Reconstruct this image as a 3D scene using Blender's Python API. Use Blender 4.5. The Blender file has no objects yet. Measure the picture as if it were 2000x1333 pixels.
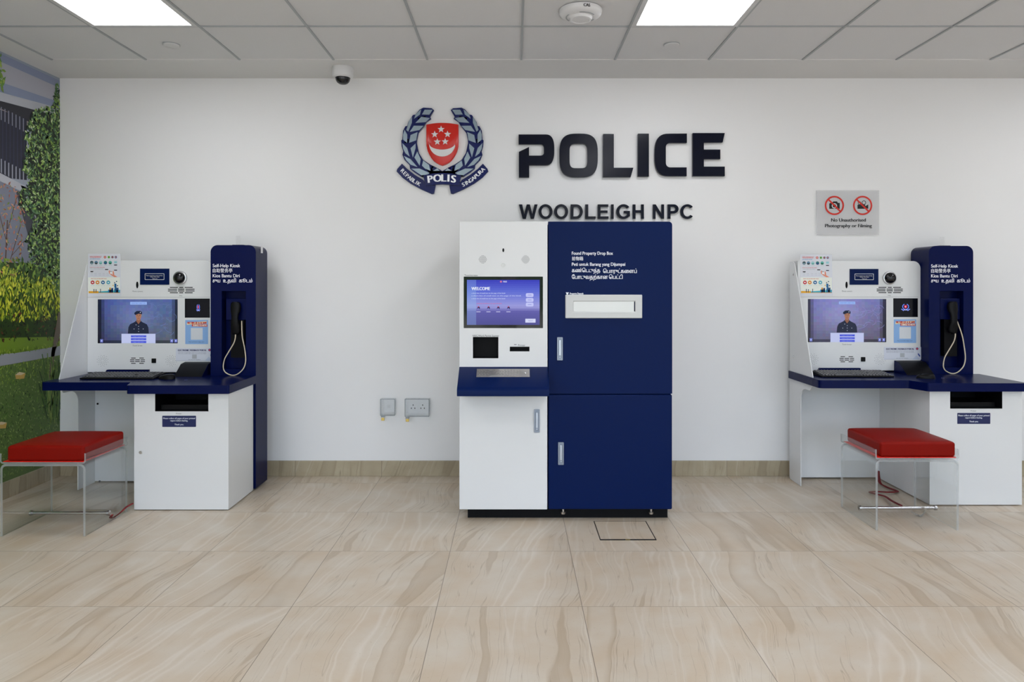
import bpy, bmesh, math, random
from mathutils import Vector, Matrix, geometry
R = math.radians
PI = math.pi
S = bpy.context.scene
COL = S.collection

# ------------------------------------------------------------------ camera
FOC, CX, CY, EYE = 1362.0, 1003.0, 557.5, 1.329      # focal length in px, principal point, eye height
cam = bpy.data.cameras.new('camera')
cam.sensor_width = 36.0
cam.lens = FOC / 2000 * 36
cam.shift_x = -(CX - 1000) / 2000
cam.shift_y = -(666.5 - CY) / 2000
cam.clip_start = 0.05
cam_o = bpy.data.objects.new('camera', cam)
cam_o.location = (0, 0, EYE)
cam_o.rotation_euler = (R(90), 0, 0)
COL.objects.link(cam_o)
S.camera = cam_o
S.view_settings.view_transform = 'Standard'
S.view_settings.look = 'None'
S.view_settings.gamma = 1
S.view_settings.exposure = 0.0

# room size
WX, WY, CZ = -3.163, 4.86, 2.772      # left wall, back wall, ceiling height
RX, BY = 5.6, -2.4                    # right wall, glazed street front behind the camera


def lin(c):
    if isinstance(c, str):
        c = c.lstrip('#'); c = tuple(int(c[i:i + 2], 16) for i in (0, 2, 4))
    return tuple((v / 255 / 12.92 if v / 255 <= 0.04045 else ((v / 255 + 0.055) / 1.055) ** 2.4) for v in c)


# ------------------------------------------------------------------ world: daylight street with trees beyond the glass front
w = bpy.data.worlds.new('daylight'); S.world = w; w.use_nodes = True
nt = w.node_tree; N = nt.nodes; Lk = nt.links; N.clear()
out = N.new('ShaderNodeOutputWorld'); bg = N.new('ShaderNodeBackground')
tc = N.new('ShaderNodeTexCoord'); sep = N.new('ShaderNodeSeparateXYZ')
Lk.new(tc.outputs['Generated'], sep.inputs[0])
nz = N.new('ShaderNodeTexNoise'); nz.inputs['Scale'].default_value = 5; nz.inputs['Detail'].default_value = 8; nz.inputs['Roughness'].default_value = 0.7
Lk.new(tc.outputs['Generated'], nz.inputs['Vector'])
ad = N.new('ShaderNodeMath'); ad.operation = 'MULTIPLY_ADD'; ad.inputs[1].default_value = 0.5
Lk.new(nz.outputs['Fac'], ad.inputs[0]); Lk.new(sep.outputs['Z'], ad.inputs[2])
cr = N.new('ShaderNodeValToRGB'); e = cr.color_ramp.elements
e[0].position = 0.19; e[0].color = (0.46, 0.46, 0.46, 1)
e[1].position = 0.235; e[1].color = (0.10, 0.15, 0.10, 1)
for p, c in ((0.30, (0.10, 0.16, 0.10, 1)), (0.35, (0.68, 0.82, 1.02, 1)), (0.9, (0.60, 0.78, 1.12, 1))):
    x = e.new(p); x.color = c
Lk.new(ad.outputs[0], cr.inputs[0]); Lk.new(cr.outputs[0], bg.inputs['Color'])
bg.inputs['Strength'].default_value = 4.15
Lk.new(bg.outputs[0], out.inputs[0])

LIGHT_STRENGTH = 13.8                 # emission of the ceiling panels


# ------------------------------------------------------------------ materials
def mat(name, col, rough=0.5, metal=0.0, coat=0.0, spec=0.5, emit=None, es=1.0):
    m = bpy.data.materials.new(name); m.use_nodes = True
    b = m.node_tree.nodes['Principled BSDF']
    b.inputs['Base Color'].default_value = (*col, 1)
    b.inputs['Roughness'].default_value = rough
    b.inputs['Metallic'].default_value = metal
    b.inputs['Coat Weight'].default_value = coat
    b.inputs['Coat Roughness'].default_value = 0.08
    b.inputs['Specular IOR Level'].default_value = spec
    if emit:
        b.inputs['Emission Color'].default_value = (*emit, 1)
        b.inputs['Emission Strength'].default_value = es
    return m


def noise_mat(name, c1, c2, scale=60, rough=0.5, bump=0.0, metal=0.0, detail=4, coat=0.0, spec=0.5):
    m = mat(name, c1, rough, metal, coat, spec)
    n = m.node_tree.nodes; l = m.node_tree.links; b = n['Principled BSDF']
    g = n.new('ShaderNodeNewGeometry') if False else n.new('ShaderNodeTexCoord')
    t = n.new('ShaderNodeTexNoise'); t.inputs['Scale'].default_value = scale; t.inputs['Detail'].default_value = detail
    l.new(g.outputs['Object'], t.inputs['Vector'])
    x = n.new('ShaderNodeMix'); x.data_type = 'RGBA'
    x.inputs[6].default_value = (*c1, 1); x.inputs[7].default_value = (*c2, 1)
    l.new(t.outputs['Fac'], x.inputs[0]); l.new(x.outputs[2], b.inputs['Base Color'])
    if bump:
        bp = n.new('ShaderNodeBump'); bp.inputs['Strength'].default_value = bump; bp.inputs['Distance'].default_value = 0.002
        l.new(t.outputs['Fac'], bp.inputs['Height']); l.new(bp.outputs[0], b.inputs['Normal'])
    return m


def attr_mat(name, rough=0.5, coat=0.0, emission=False, es=1.0, spec=0.4):
    m = mat(name, (0, 0, 0), rough, 0, coat, spec)
    n = m.node_tree.nodes; l = m.node_tree.links; b = n['Principled BSDF']
    a = n.new('ShaderNodeAttribute'); a.attribute_name = 'ink'
    if emission:
        l.new(a.outputs['Color'], b.inputs['Emission Color']); b.inputs['Emission Strength'].default_value = es
    else:
        l.new(a.outputs['Color'], b.inputs['Base Color'])
    return m


def clear_mat(name, tint, edge=0.0, edge_col=(0.6, 0.65, 0.65), rough=0.02):
    """clear acrylic: see-through with a mirror-like surface; edge = milky share"""
    m = bpy.data.materials.new(name); m.use_nodes = True
    n = m.node_tree.nodes; l = m.node_tree.links; n.clear()
    o = n.new('ShaderNodeOutputMaterial'); t = n.new('ShaderNodeBsdfTransparent'); t.inputs[0].default_value = (*tint, 1)
    g = n.new('ShaderNodeBsdfGlossy'); g.inputs['Roughness'].default_value = rough
    lw = n.new('ShaderNodeLayerWeight'); lw.inputs[0].default_value = 0.5
    pw = n.new('ShaderNodeMath'); pw.operation = 'POWER'; pw.inputs[1].default_value = 4.0; l.new(lw.outputs['Facing'], pw.inputs[0])
    fr = n.new('ShaderNodeMath'); fr.operation = 'MULTIPLY_ADD'; fr.inputs[1].default_value = 0.7; fr.inputs[2].default_value = 0.035; l.new(pw.outputs[0], fr.inputs[0])
    mx = n.new('ShaderNodeMixShader'); l.new(fr.outputs[0], mx.inputs[0]); l.new(t.outputs[0], mx.inputs[1]); l.new(g.outputs[0], mx.inputs[2])
    last = mx
    if edge:
        d = n.new('ShaderNodeBsdfDiffuse'); d.inputs[0].default_value = (*edge_col, 1)
        m2 = n.new('ShaderNodeMixShader'); m2.inputs[0].default_value = edge
        l.new(mx.outputs[0], m2.inputs[1]); l.new(d.outputs[0], m2.inputs[2]); last = m2
    l.new(last.outputs[0], o.inputs[0])
    return m


M = {}
M['wall'] = noise_mat('painted_wall', (0.80, 0.80, 0.80), (0.83, 0.83, 0.825), 1.5, 0.6)
M['tilec'] = noise_mat('ceiling_board', (0.66, 0.66, 0.66), (0.71, 0.71, 0.71), 220, 0.85, 0.15, detail=6)
M['gyps'] = mat('ceiling_gypsum', (0.70, 0.695, 0.68), 0.8)
M['tbar'] = mat('ceiling_bar', (0.36, 0.38, 0.39), 0.45)
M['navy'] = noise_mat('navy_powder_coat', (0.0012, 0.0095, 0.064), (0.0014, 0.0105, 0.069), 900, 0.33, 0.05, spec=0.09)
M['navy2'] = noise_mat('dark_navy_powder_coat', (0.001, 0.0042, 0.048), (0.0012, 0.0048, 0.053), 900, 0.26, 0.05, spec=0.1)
M['white'] = noise_mat('white_powder_coat', (0.73, 0.74, 0.74), (0.75, 0.76, 0.76), 700, 0.35, 0.03)
M['black'] = mat('black_plastic', (0.0045, 0.0045, 0.005), 0.33, spec=0.14)
M['gap'] = mat('dark_gap', (0.003, 0.003, 0.004), 0.6, spec=0.15)
M['steel'] = mat('brushed_steel', (0.55, 0.53, 0.50), 0.34, 1.0)
M['chrome'] = mat('polished_steel', (0.55, 0.55, 0.56), 0.25, 1.0)
M['handle'] = mat('satin_aluminium', (0.52, 0.56, 0.62), 0.28, 0.9)
M['handle_rim'] = mat('dull_aluminium', (0.27, 0.30, 0.35), 0.4, 0.8)
M['offwhite'] = mat('deposit_frame_paint', (0.60, 0.61, 0.60), 0.4)
M['brass'] = mat('brass', (0.62, 0.45, 0.13), 0.3, 1.0)
M['red'] = noise_mat('red_leatherette', (0.23, 0.006, 0.0025), (0.20, 0.005, 0.002), 250, 0.42, 0.25, spec=0.09)
M['redreflect'] = mat('red_reflection', lin((235, 30, 18)), 0.4)  # bright red painted as the cushion underside reflected in the acrylic
M['strap'] = noise_mat('red_strap', lin((130, 14, 20)), lin((95, 8, 14)), 400, 0.7, 0.3)
M['cord'] = mat('cream_cord', lin((214, 200, 176)), 0.5)
M['print'] = attr_mat('printed_paper', 0.55)
M['decal'] = attr_mat('vinyl_lettering', 0.45)
M['screen'] = attr_mat('lit_display', 0.12, 0.0, True, 0.95, 0.2)
M['clear'] = clear_mat('clear_acrylic', (0.95, 0.96, 0.96))
M['clearedge'] = clear_mat('acrylic_edge', (0.84, 0.86, 0.86), 0.34, (0.60, 0.62, 0.62), 0.1)
M['frost'] = clear_mat('acrylic_sign_sheet', (0.95, 0.95, 0.95), 0.40, (0.84, 0.84, 0.85), 0.1)
M['frost2'] = clear_mat('thin_clear_sheet', (0.97, 0.97, 0.97), 0.02, (0.8, 0.8, 0.8), 0.1)
M['cover'] = clear_mat('socket_cover_plastic', (0.965, 0.975, 0.98), 0.03, (0.8, 0.82, 0.84), 0.05)
M['coveredge'] = clear_mat('socket_cover_rim', (0.72, 0.77, 0.79), 0.35, (0.5, 0.53, 0.55), 0.08)
M['signnavy'] = mat('sign_navy_gloss', (0.0025, 0.004, 0.014), 0.2, spec=0.18)
M['emnavy'] = mat('emblem_navy', (0.002, 0.008, 0.09), 0.2, spec=0.4)
M['eminset'] = mat('emblem_leaf_metal', (0.36, 0.45, 0.52), 0.28, 0.85)
M['emred'] = mat('emblem_red', lin((205, 34, 22)), 0.25)
M['emwhite'] = mat('emblem_white', (0.72, 0.73, 0.72), 0.45)
M['plastic'] = mat('white_plastic', (0.72, 0.72, 0.72), 0.4)
M['dome'] = mat('smoked_dome', (0.004, 0.004, 0.005), 0.05)
M['glow'] = mat('lit_diffuser', (0.9, 0.9, 0.9), 0.5, emit=(0.97, 0.985, 1.03), es=LIGHT_STRENGTH)
M['frame'] = mat('light_frame', (0.62, 0.62, 0.62), 0.4)


def tile_mat(name, light, dark, vein, pale, rough, joints=True, scale=1.0, axis='XY'):
    """beige stone-look porcelain: 0.6 m tiles, each with its own drift of veins"""
    m = mat(name, light, rough)
    n = m.node_tree.nodes; l = m.node_tree.links; b = n['Principled BSDF']

    def node(t, **k):
        x = n.new(t)
        for a, v in k.items(): setattr(x, a, v)
        return x

    def mth(op, a, bb=None, c=None):
        x = node('ShaderNodeMath', operation=op)
        for i, v in enumerate((a, bb, c)):
            if v is None: continue
            if isinstance(v, (int, float)): x.inputs[i].default_value = v
            else: l.new(v, x.inputs[i])
        return x.outputs[0]
    g = node('ShaderNodeNewGeometry'); sp = node('ShaderNodeSeparateXYZ'); l.new(g.outputs['Position'], sp.inputs[0])
    px = mth('DIVIDE', mth('SUBTRACT', sp.outputs['X'], 0.2836), 0.6)
    src = sp.outputs['Y'] if axis == 'XY' else sp.outputs['Z']
    py = mth('DIVIDE', mth('SUBTRACT', sp.outputs['Y'], 2.882), 0.6)
    if axis == 'YZ': px = py; py = mth('DIVIDE', sp.outputs['Z'], 0.6)
    if axis == 'XZ': py = mth('DIVIDE', sp.outputs['Z'], 0.6)
    ix, iy = mth('FLOOR', px), mth('FLOOR', py)
    fx, fy = mth('FRACT', px), mth('FRACT', py)
    cc = node('ShaderNodeCombineXYZ'); l.new(ix, cc.inputs[0]); l.new(iy, cc.inputs[1]); cc.inputs[2].default_value = 7.3
    wn = node('ShaderNodeTexWhiteNoise'); l.new(cc.outputs[0], wn.inputs['Vector'])
    rs = node('ShaderNodeSeparateColor'); l.new(wn.outputs['Color'], rs.inputs[0])
    # local coordinates with tilt, drift and bend
    tilt = mth('MULTIPLY_ADD', rs.outputs[0], 0.45, -0.12)
    u = mth('ADD', mth('SUBTRACT', fx, mth('MULTIPLY', fy, tilt)), mth('MULTIPLY', rs.outputs[1], 37.0))
    v = mth('ADD', fy, mth('MULTIPLY', rs.outputs[2], 19.0))
    c2 = node('ShaderNodeCombineXYZ'); l.new(u, c2.inputs[0]); l.new(v, c2.inputs[1])
    bend = node('ShaderNodeTexNoise'); bend.inputs['Scale'].default_value = 0.9; bend.inputs['Detail'].default_value = 3; bend.inputs['Roughness'].default_value = 0.4
    l.new(c2.outputs[0], bend.inputs['Vector'])
    ub = mth('ADD', u, mth('MULTIPLY', mth('SUBTRACT', bend.outputs['Fac'], 0.5), 0.42))
    c3 = node('ShaderNodeCombineXYZ'); l.new(mth('MULTIPLY', ub, 2.6), c3.inputs[0]); l.new(mth('MULTIPLY', v, 0.12), c3.inputs[1])
    n1 = node('ShaderNodeTexNoise'); n1.inputs['Scale'].default_value = 1.0; n1.inputs['Detail'].default_value = 2; l.new(c3.outputs[0], n1.inputs['Vector'])
    c4 = node('ShaderNodeCombineXYZ'); l.new(mth('MULTIPLY', ub, 17.0), c4.inputs[0]); l.new(mth('MULTIPLY', v, 0.5), c4.inputs[1])
    n2 = node('ShaderNodeTexNoise'); n2.inputs['Scale'].default_value = 1.0; n2.inputs['Detail'].default_value = 3; l.new(c4.outputs[0], n2.inputs['Vector'])
    n3 = node('ShaderNodeTexNoise'); n3.inputs['Scale'].default_value = 3.0; n3.inputs['Detail'].default_value = 8; l.new(c2.outputs[0], n3.inputs['Vector'])

    def ramp(src, pts):
        r = node('ShaderNodeValToRGB'); el = r.color_ramp.elements
        el[0].position, el[0].color = pts[0][0], (pts[0][1],) * 3 + (1,)
        el[1].position, el[1].color = pts[-1][0], (pts[-1][1],) * 3 + (1,)
        for p, val in pts[1:-1]:
            q = el.new(p); q.color = (val,) * 3 + (1,)
        l.new(src, r.inputs[0]); return r.outputs[0]

    def mix(f, a, c):
        x = node('ShaderNodeMix', data_type='RGBA'); l.new(f, x.inputs[0])
        for i, q in ((6, a), (7, c)):
            if isinstance(q, tuple): x.inputs[i].default_value = (*q, 1)
            else: l.new(q, x.inputs[i])
        return x.outputs[2]
    base = mix(ramp(n3.outputs['Fac'], [(0.3, 0), (0.7, 1)]), light, dark)
    # broad soft band with a crisp side, then fine dark and pale streaks inside it
    band = ramp(n1.outputs['Fac'], [(0.50, 0), (0.595, 0.0), (0.602, 0.75), (0.635, 0.35), (0.68, 0.0)])
    base = mix(mth('MULTIPLY', band, 0.8), base, vein)
    fine = ramp(n2.outputs['Fac'], [(0.40, 0), (0.49, 0), (0.50, 1), (0.515, 0), (0.6, 0)])
    zone = ramp(n1.outputs['Fac'], [(0.42, 0), (0.5, 0.6), (0.56, 1), (0.66, 0)])
    base = mix(mth('MULTIPLY', mth('MULTIPLY', fine, zone), 0.65), base, tuple(k * 0.75 for k in vein))
    palem = ramp(n1.outputs['Fac'], [(0.40, 0), (0.425, 0.8), (0.44, 0), (0.47, 0), (0.475, 0.6), (0.49, 0)])
    base = mix(mth('MULTIPLY', palem, 0.6), base, pale)
    n4 = node('ShaderNodeTexNoise'); n4.inputs['Scale'].default_value = 120; n4.inputs['Detail'].default_value = 2; l.new(g.outputs['Position'], n4.inputs['Vector'])
    base = mix(ramp(n4.outputs['Fac'], [(0.25, 0.5), (0.34, 0), (0.9, 0)]), base, vein)
    if joints:
        ex = mth('MINIMUM', fx, mth('SUBTRACT', 1.0, fx)); ey = mth('MINIMUM', fy, mth('SUBTRACT', 1.0, fy))
        jx = mth('MULTIPLY', mth('LESS_THAN', ex, 0.0024), 0.85)
        jy = mth('MULTIPLY', mth('LESS_THAN', ey, 0.0028), 0.6)
        if axis != 'XY': jy = mth('MULTIPLY', jx, 0.0)
        base = mix(mth('MAXIMUM', jx, jy), base, (0.16, 0.125, 0.09))
    l.new(base, b.inputs['Base Color'])
    bp = node('ShaderNodeBump'); bp.inputs['Strength'].default_value = 0.08; bp.inputs['Distance'].default_value = 0.002
    l.new(n2.outputs['Fac'], bp.inputs['Height']); l.new(bp.outputs[0], b.inputs['Normal'])
    return m


T_LIGHT, T_DARK, T_VEIN, T_PALE = lin((200, 190, 174)), lin((192, 174, 150)), lin((164, 144, 118)), lin((216, 208, 196))
M['floor'] = tile_mat('beige_stone_tile', T_LIGHT, T_DARK, T_VEIN, T_PALE, 0.36)
M['skirtb'] = tile_mat('stone_skirting', lin((176, 164, 138)), lin((160, 146, 120)), lin((138, 124, 100)), lin((188, 178, 158)), 0.4, axis='XZ')
M['skirtl'] = tile_mat('stone_skirting_side', lin((188, 174, 148)), lin((170, 154, 128)), lin((142, 126, 100)), lin((200, 190, 168)), 0.4, axis='YZ')


# ------------------------------------------------------------------ mesh helpers
class MB:
    """collects faces for ONE mesh object"""
    def __init__(s): s.v = []; s.f = []; s.m = []

    def add(s, vs, fs, mi=0):
        o = len(s.v); s.v += [tuple(p) for p in vs]; s.f += [tuple(i + o for i in f) for f in fs]
        s.m += [mi] * len(fs) if isinstance(mi, int) else list(mi)
        return s

    def box(s, x0, x1, y0, y1, z0, z1, mi=0):
        v = [(x, y, z) for x in (x0, x1) for y in (y0, y1) for z in (z0, z1)]
        return s.add(v, [(0, 1, 3, 2), (4, 6, 7, 5), (0, 4, 5, 1), (2, 3, 7, 6), (0, 2, 6, 4), (1, 5, 7, 3)], mi)

    def slab(s, outer, holes, wf, wb, fr, mi=0, side_mi=None):
        """block with a flat front (outline in u,v) at wf and back at wb; holes: (outline, depth or None, material)"""
        side_mi = mi if side_mi is None else side_mi
        loops = [outer] + [h[0] for h in holes]
        flat = [p for lp in loops for p in lp]
        tri = geometry.tessellate_polygon([[Vector((p[0], p[1], 0)) for p in lp] for lp in loops])
        s.add([fr(u, v, wf) for u, v in flat], tri, mi)
        thru = [h[0] for h in holes if h[1] is None]
        loops2 = [outer] + thru
        flat2 = [p for lp in loops2 for p in lp]
        tri2 = geometry.tessellate_polygon([[Vector((p[0], p[1], 0)) for p in lp] for lp in loops2])
        s.add([fr(u, v, wb) for u, v in flat2], tri2, mi)

        def wall(lp, a, b, k):
            n = len(lp)
            s.add([fr(u, v, a) for u, v in lp] + [fr(u, v, b) for u, v in lp],
                  [(i, (i + 1) % n, n + (i + 1) % n, n + i) for i in range(n)], k)
        wall(outer, wf, wb, side_mi)
        for lp, dep, k in holes:
            if dep is None: wall(lp, wf, wb, k)
            else:
                wall(lp, wf, wf - dep, k)
                t = geometry.tessellate_polygon([[Vector((p[0], p[1], 0)) for p in lp]])
                s.add([fr(u, v, wf - dep) for u, v in lp], t, k)
        return s

    def lathe(s, c, prof, n=32, mi=0, axis='Z'):
        vs, fs = [], []
        for r, h in prof:
            for i in range(n):
                a = 2 * PI * i / n; x, y = r * math.cos(a), r * math.sin(a)
                vs.append((c[0] + x, c[1] + y, c[2] + h) if axis == 'Z' else ((c[0] + x, c[1] - h, c[2] + y) if axis == 'Y' else (c[0] + h, c[1] + x, c[2] + y)))
        for j in range(len(prof) - 1):
            for i in range(n):
                fs.append((j * n + i, j * n + (i + 1) % n, (j + 1) * n + (i + 1) % n, (j + 1) * n + i))
        fs.append(tuple(range(n))); fs.append(tuple((len(prof) - 1) * n + i for i in range(n)))
        return s.add(vs, fs, mi)

    def tube(s, pts, r, n=10, mi=0, flat=1.0, up=Vector((0, 0, 1)), closed=False):
        pts = [Vector(p) for p in pts]; vs, fs = [], []
        for i, p in enumerate(pts):
            a = pts[i - 1] if (i or closed) else p; b = pts[(i + 1) % len(pts)] if (i < len(pts) - 1 or closed) else p
            t = (b - a).normalized(); sd = t.cross(up)
            if sd.length < 1e-3: sd = t.cross(Vector((1, 0, 0)))
            sd.normalize(); nn = sd.cross(t).normalized()
            for k in range(n):
                q = 2 * PI * k / n
                vs.append(p + sd * (r * math.cos(q)) + nn * (r * flat * math.sin(q)))
        m = len(pts)
        for i in range(m if closed else m - 1):
            for k in range(n):
                j = (i + 1) % m
                fs.append((i * n + k, i * n + (k + 1) % n, j * n + (k + 1) % n, j * n + k))
        if not closed: fs += [tuple(range(n)), tuple((m - 1) * n + k for k in range(n))]
        return s.add(vs, fs, mi)


def smooth_path(pts, k=6):
    P = [Vector(p) for p in pts]; o = []
    for i in range(len(P) - 1):
        a, b, c, d = P[max(i - 1, 0)], P[i], P[i + 1], P[min(i + 2, len(P) - 1)]
        for j in range(k):
            t = j / k
            o.append(0.5 * ((2 * b) + (c - a) * t + (2 * a - 5 * b + 4 * c - d) * t * t + (3 * b - a - 3 * c + d) * t ** 3))
    o.append(P[-1]); return o


def link(o, parent=None):
    COL.objects.link(o)
    if parent is not None: o.parent = parent
    return o


def obj(name, mb, mats, parent=None, bevel=0.0, seg=3, smooth=False, angle=35, merge=True):
    root = parent
    off = Vector((0, 0, 0))
    while root is not None: off += root.location; root = root.parent
    me = bpy.data.meshes.new(name)
    me.from_pydata([tuple(Vector(v) - off) for v in mb.v], [], mb.f)
    for m in (mats if isinstance(mats, (list, tuple)) else [mats]): me.materials.append(M[m] if isinstance(m, str) else m)
    for p, i in zip(me.polygons, mb.m): p.material_index = i
    if merge:
        b = bmesh.new(); b.from_mesh(me)
        bmesh.ops.remove_doubles(b, verts=b.verts, dist=1e-5)
        bmesh.ops.recalc_face_normals(b, faces=b.faces)
        b.to_mesh(me); b.free()
    o = bpy.data.objects.new(name, me)
    link(o, parent)
    if bevel:
        x = o.modifiers.new('bevel', 'BEVEL'); x.width = bevel; x.segments = seg; x.limit_method = 'ANGLE'; x.angle_limit = R(50)
        x.harden_normals = True
    if bevel or smooth:
        for p in me.polygons: p.use_smooth = True
        if smooth and not bevel:
            try: me.set_sharp_from_angle(angle=R(angle))
            except Exception: pass
    return o


def tag(o, label, cat, group=None, kind=None):
    o['label'] = label; o['category'] = cat
    if group: o['group'] = group
    if kind: o['kind'] = kind
    return o


def thing(name, label, cat, loc, group=None):
    o = bpy.data.objects.new(name, None); o.empty_display_size = 0.1; o.location = loc
    COL.objects.link(o); return tag(o, label, cat, group)


def struct(o): o['kind'] = 'structure'; return o


def dup_tree(o, off, label=None, parent=None, group=None):
    c = o.copy(); COL.objects.link(c)
    if parent is None: c.location = Vector(o.location) + Vector(off)
    else: c.parent = parent
    if label: c['label'] = label
    for ch in list(o.children): dup_tree(ch, off, None, c)
    return c


# plane helpers: a point of a vertical plane parallel to the back wall, at distance d, given in photo pixels -> metres
def PX(x, d): return (x - CX) * d / FOC
def PZ(y, d): return EYE - (y - CY) * d / FOC
def FR(d):    # frame of such a plane: u = X, v = Z, w = towards the room
    return lambda u, v, w: (u, d - w, v)
def FL(x, y):  # point of the floor
    d = EYE * FOC / (y - CY); return (PX(x, d), d)


def rrect(x0, x1, z0, z1, r=0.0, n=5, corners='abcd'):
    """rounded rectangle outline; a = bottom left, b = bottom right, c = top right, d = top left"""
    o = []
    for k, (cx, cz, a0) in enumerate(((x0 + r, z0 + r, 180), (x1 - r, z0 + r, 270), (x1 - r, z1 - r, 0), (x0 + r, z1 - r, 90))):
        if r and 'abcd'[k] in corners:
            for i in range(n + 1):
                a = R(a0 + 90 * i / n); o.append((cx + r * math.cos(a), cz + r * math.sin(a)))
        else: o.append(((x0, z0), (x1, z0), (x1, z1), (x0, z1))[k])
    return o


def circ(x, y, r, n=24, ry=None): return [(x + r * math.cos(2 * PI * i / n), y + (ry or r) * math.sin(2 * PI * i / n)) for i in range(n)]


# ---- text as flat outlines
_TX = {}
def glyph_tris(s):
    """fills of a string at size 1 from Blender's built-in font, each outline filled on its own"""
    if s in _TX: return _TX[s]
    cu = bpy.data.curves.new('tmp', 'FONT'); cu.body = s
    o = bpy.data.objects.new('tmp', cu); COL.objects.link(o)
    dg = bpy.context.evaluated_depsgraph_get()
    c = o.evaluated_get(dg).to_curve(dg)
    loops = []
    for sp in c.splines:
        bp = sp.bezier_points; lp = []
        for i in range(len(bp)):
            a, b = bp[i], bp[(i + 1) % len(bp)]
            straight = (a.handle_right - a.co).length < 1e-6 and (b.handle_left - b.co).length < 1e-6
            k = 1 if straight else 4
            for j in range(k):
                t = j / k; p = (1 - t) ** 3 * a.co + 3 * (1 - t) ** 2 * t * a.handle_right + 3 * (1 - t) * t * t * b.handle_left + t ** 3 * b.co
                if not lp or (Vector((p.x, p.y)) - Vector(lp[-1])).length > 1e-5: lp.append((p.x, p.y))
        if len(lp) > 2: loops.append(lp)
    COL.objects.unlink(o); bpy.data.objects.remove(o); bpy.data.curves.remove(cu)
    tris = []
    if loops:
        pts, ed = [], []
        for l in loops:
            o_ = len(pts); pts += [Vector(p) for p in l]; ed += [(o_ + i, o_ + (i + 1) % len(l)) for i in range(len(l))]
        vo, _, fo, _, _, _ = geometry.delaunay_2d_cdt(pts, ed, [], 0, 1e-5)
        def winding(x, y):
            w_ = 0
            for l in loops:
                for i in range(len(l)):
                    (x1, y1), (x2, y2) = l[i - 1], l[i]
                    if (y1 <= y) != (y2 <= y) and x < x1 + (x2 - x1) * (y - y1) / (y2 - y1): w_ += 1 if y2 > y1 else -1
            return w_
        for f in fo:
            t = [tuple(vo[k]) for k in f]
            if winding(sum(p[0] for p in t) / len(t), sum(p[1] for p in t) / len(t)): tris.append(t)
    _TX[s] = tris; return tris


def text_tris(s, x0, x1, base, cap, bold=0.0):
    """string between x0 and x1, letters standing on base with capitals cap high"""
    T = glyph_tris(s)
    a = min(p[0] for t in T for p in t); b = max(p[0] for t in T for p in t)
    H = max(p[1] for t in glyph_tris('H') for p in t)
    sx, sy = (x1 - x0) / (b - a), cap / H
    o = []
    for dx in ((0,) if not bold else (-bold, 0, bold)):
        o += [([((p[0] - a) * sx + x0 + dx, p[1] * sy + base) for p in t], 0.25 * (1 + (dx > 0) - (dx < 0))) for t in T]
    return o


class Print:
    """flat artwork: coloured shapes lying on one surface (u, v), later layers above"""
    def __init__(s, fr, eps=0.00035, w0=0.0): s.mb = MB(); s.c = []; s.fr = fr; s.eps = eps; s.w0 = w0; s.l = 0

    def poly(s, pts, col, layer=None):
        if layer is None: layer = s.l
        w = s.w0 + layer * s.eps
        vs = [s.fr(p[0], p[1], w) for p in pts]
        if len(pts) <= 3: fs = [tuple(range(len(pts)))]
        else: fs = [tuple(t) for t in geometry.tessellate_polygon([[Vector((p[0], p[1], 0)) for p in pts]])]
        s.mb.add(vs, fs); s.c += [lin(col)] * len(fs); return s

    def rect(s, x0, x1, y0, y1, col, layer=None, r=0): return s.poly(rrect(min(x0, x1), max(x0, x1), min(y0, y1), max(y0, y1), r), col, layer)
    def disc(s, x, y, r, col, layer=None, n=18): return s.poly(circ(x, y, r, n), col, layer)
    def ring(s, x, y, r0, r1, col, layer=None, n=28):
        for i in range(n):
            a, b = 2 * PI * i / n, 2 * PI * (i + 1) / n
            s.poly([(x + r0 * math.cos(a), y + r0 * math.sin(a)), (x + r1 * math.cos(a), y + r1 * math.sin(a)), (x + r1 * math.cos(b), y + r1 * math.sin(b)), (x + r0 * math.cos(b), y + r0 * math.sin(b))], col, layer)
        return s

    def text(s, t, x0, x1, base, cap, col, bold=0, layer=None):
        for tr, k in text_tris(t, x0, x1, base, cap, bold): s.poly(tr, col, (layer or 0) + k)
        return s

    def line(s, a, b, wd, col, layer=None):
        dx, dy = b[0] - a[0], b[1] - a[1]; L = math.hypot(dx, dy) or 1; nx, ny = -dy / L * wd / 2, dx / L * wd / 2
        return s.poly([(a[0] + nx, a[1] + ny), (a[0] - nx, a[1] - ny), (b[0] - nx, b[1] - ny), (b[0] + nx, b[1] + ny)], col, layer)

    def build(s, name, m='print', parent=None, back=None):
        """back = (outline, thickness, colour): the sheet that carries the artwork"""
        if back:
            k = len(s.mb.f); s.mb.slab(back[0], [], s.w0 - 0.0002, s.w0 - 0.0002 - back[1], s.fr)
            s.c += [lin(back[2])] * (len(s.mb.f) - k)
        o = obj(name, s.mb, m, parent, merge=False)
        at = o.data.attributes.new('ink', 'FLOAT_COLOR', 'CORNER'); i = 0; buf = []
        for p, c in zip(o.data.polygons, s.c): buf += list((*c, 1.0)) * p.loop_total
        at.data.foreach_set('color', buf)
        return o


def pxframe(d):
    """artwork laid out in photo pixels on the vertical plane at distance d, turned into metres there"""
    return lambda u, v, w: (PX(u, d), d - w, PZ(v, d))
def ptext(P, t, x0, x1, ybase, cap, col, bold=0, layer=None):   # pixel frames run downwards: flip
    for tr, k in text_tris(t, x0, x1, 0, cap, bold): P.poly([(p[0], ybase - p[1]) for p in tr], col, (layer or 0) + k)


# ------------------------------------------------------------------ room shell
def plane_obj(name, pts, m):
    mb = MB(); mb.add(pts, [(0, 1, 2, 3)]); return struct(obj(name, mb, m, merge=False))


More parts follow.
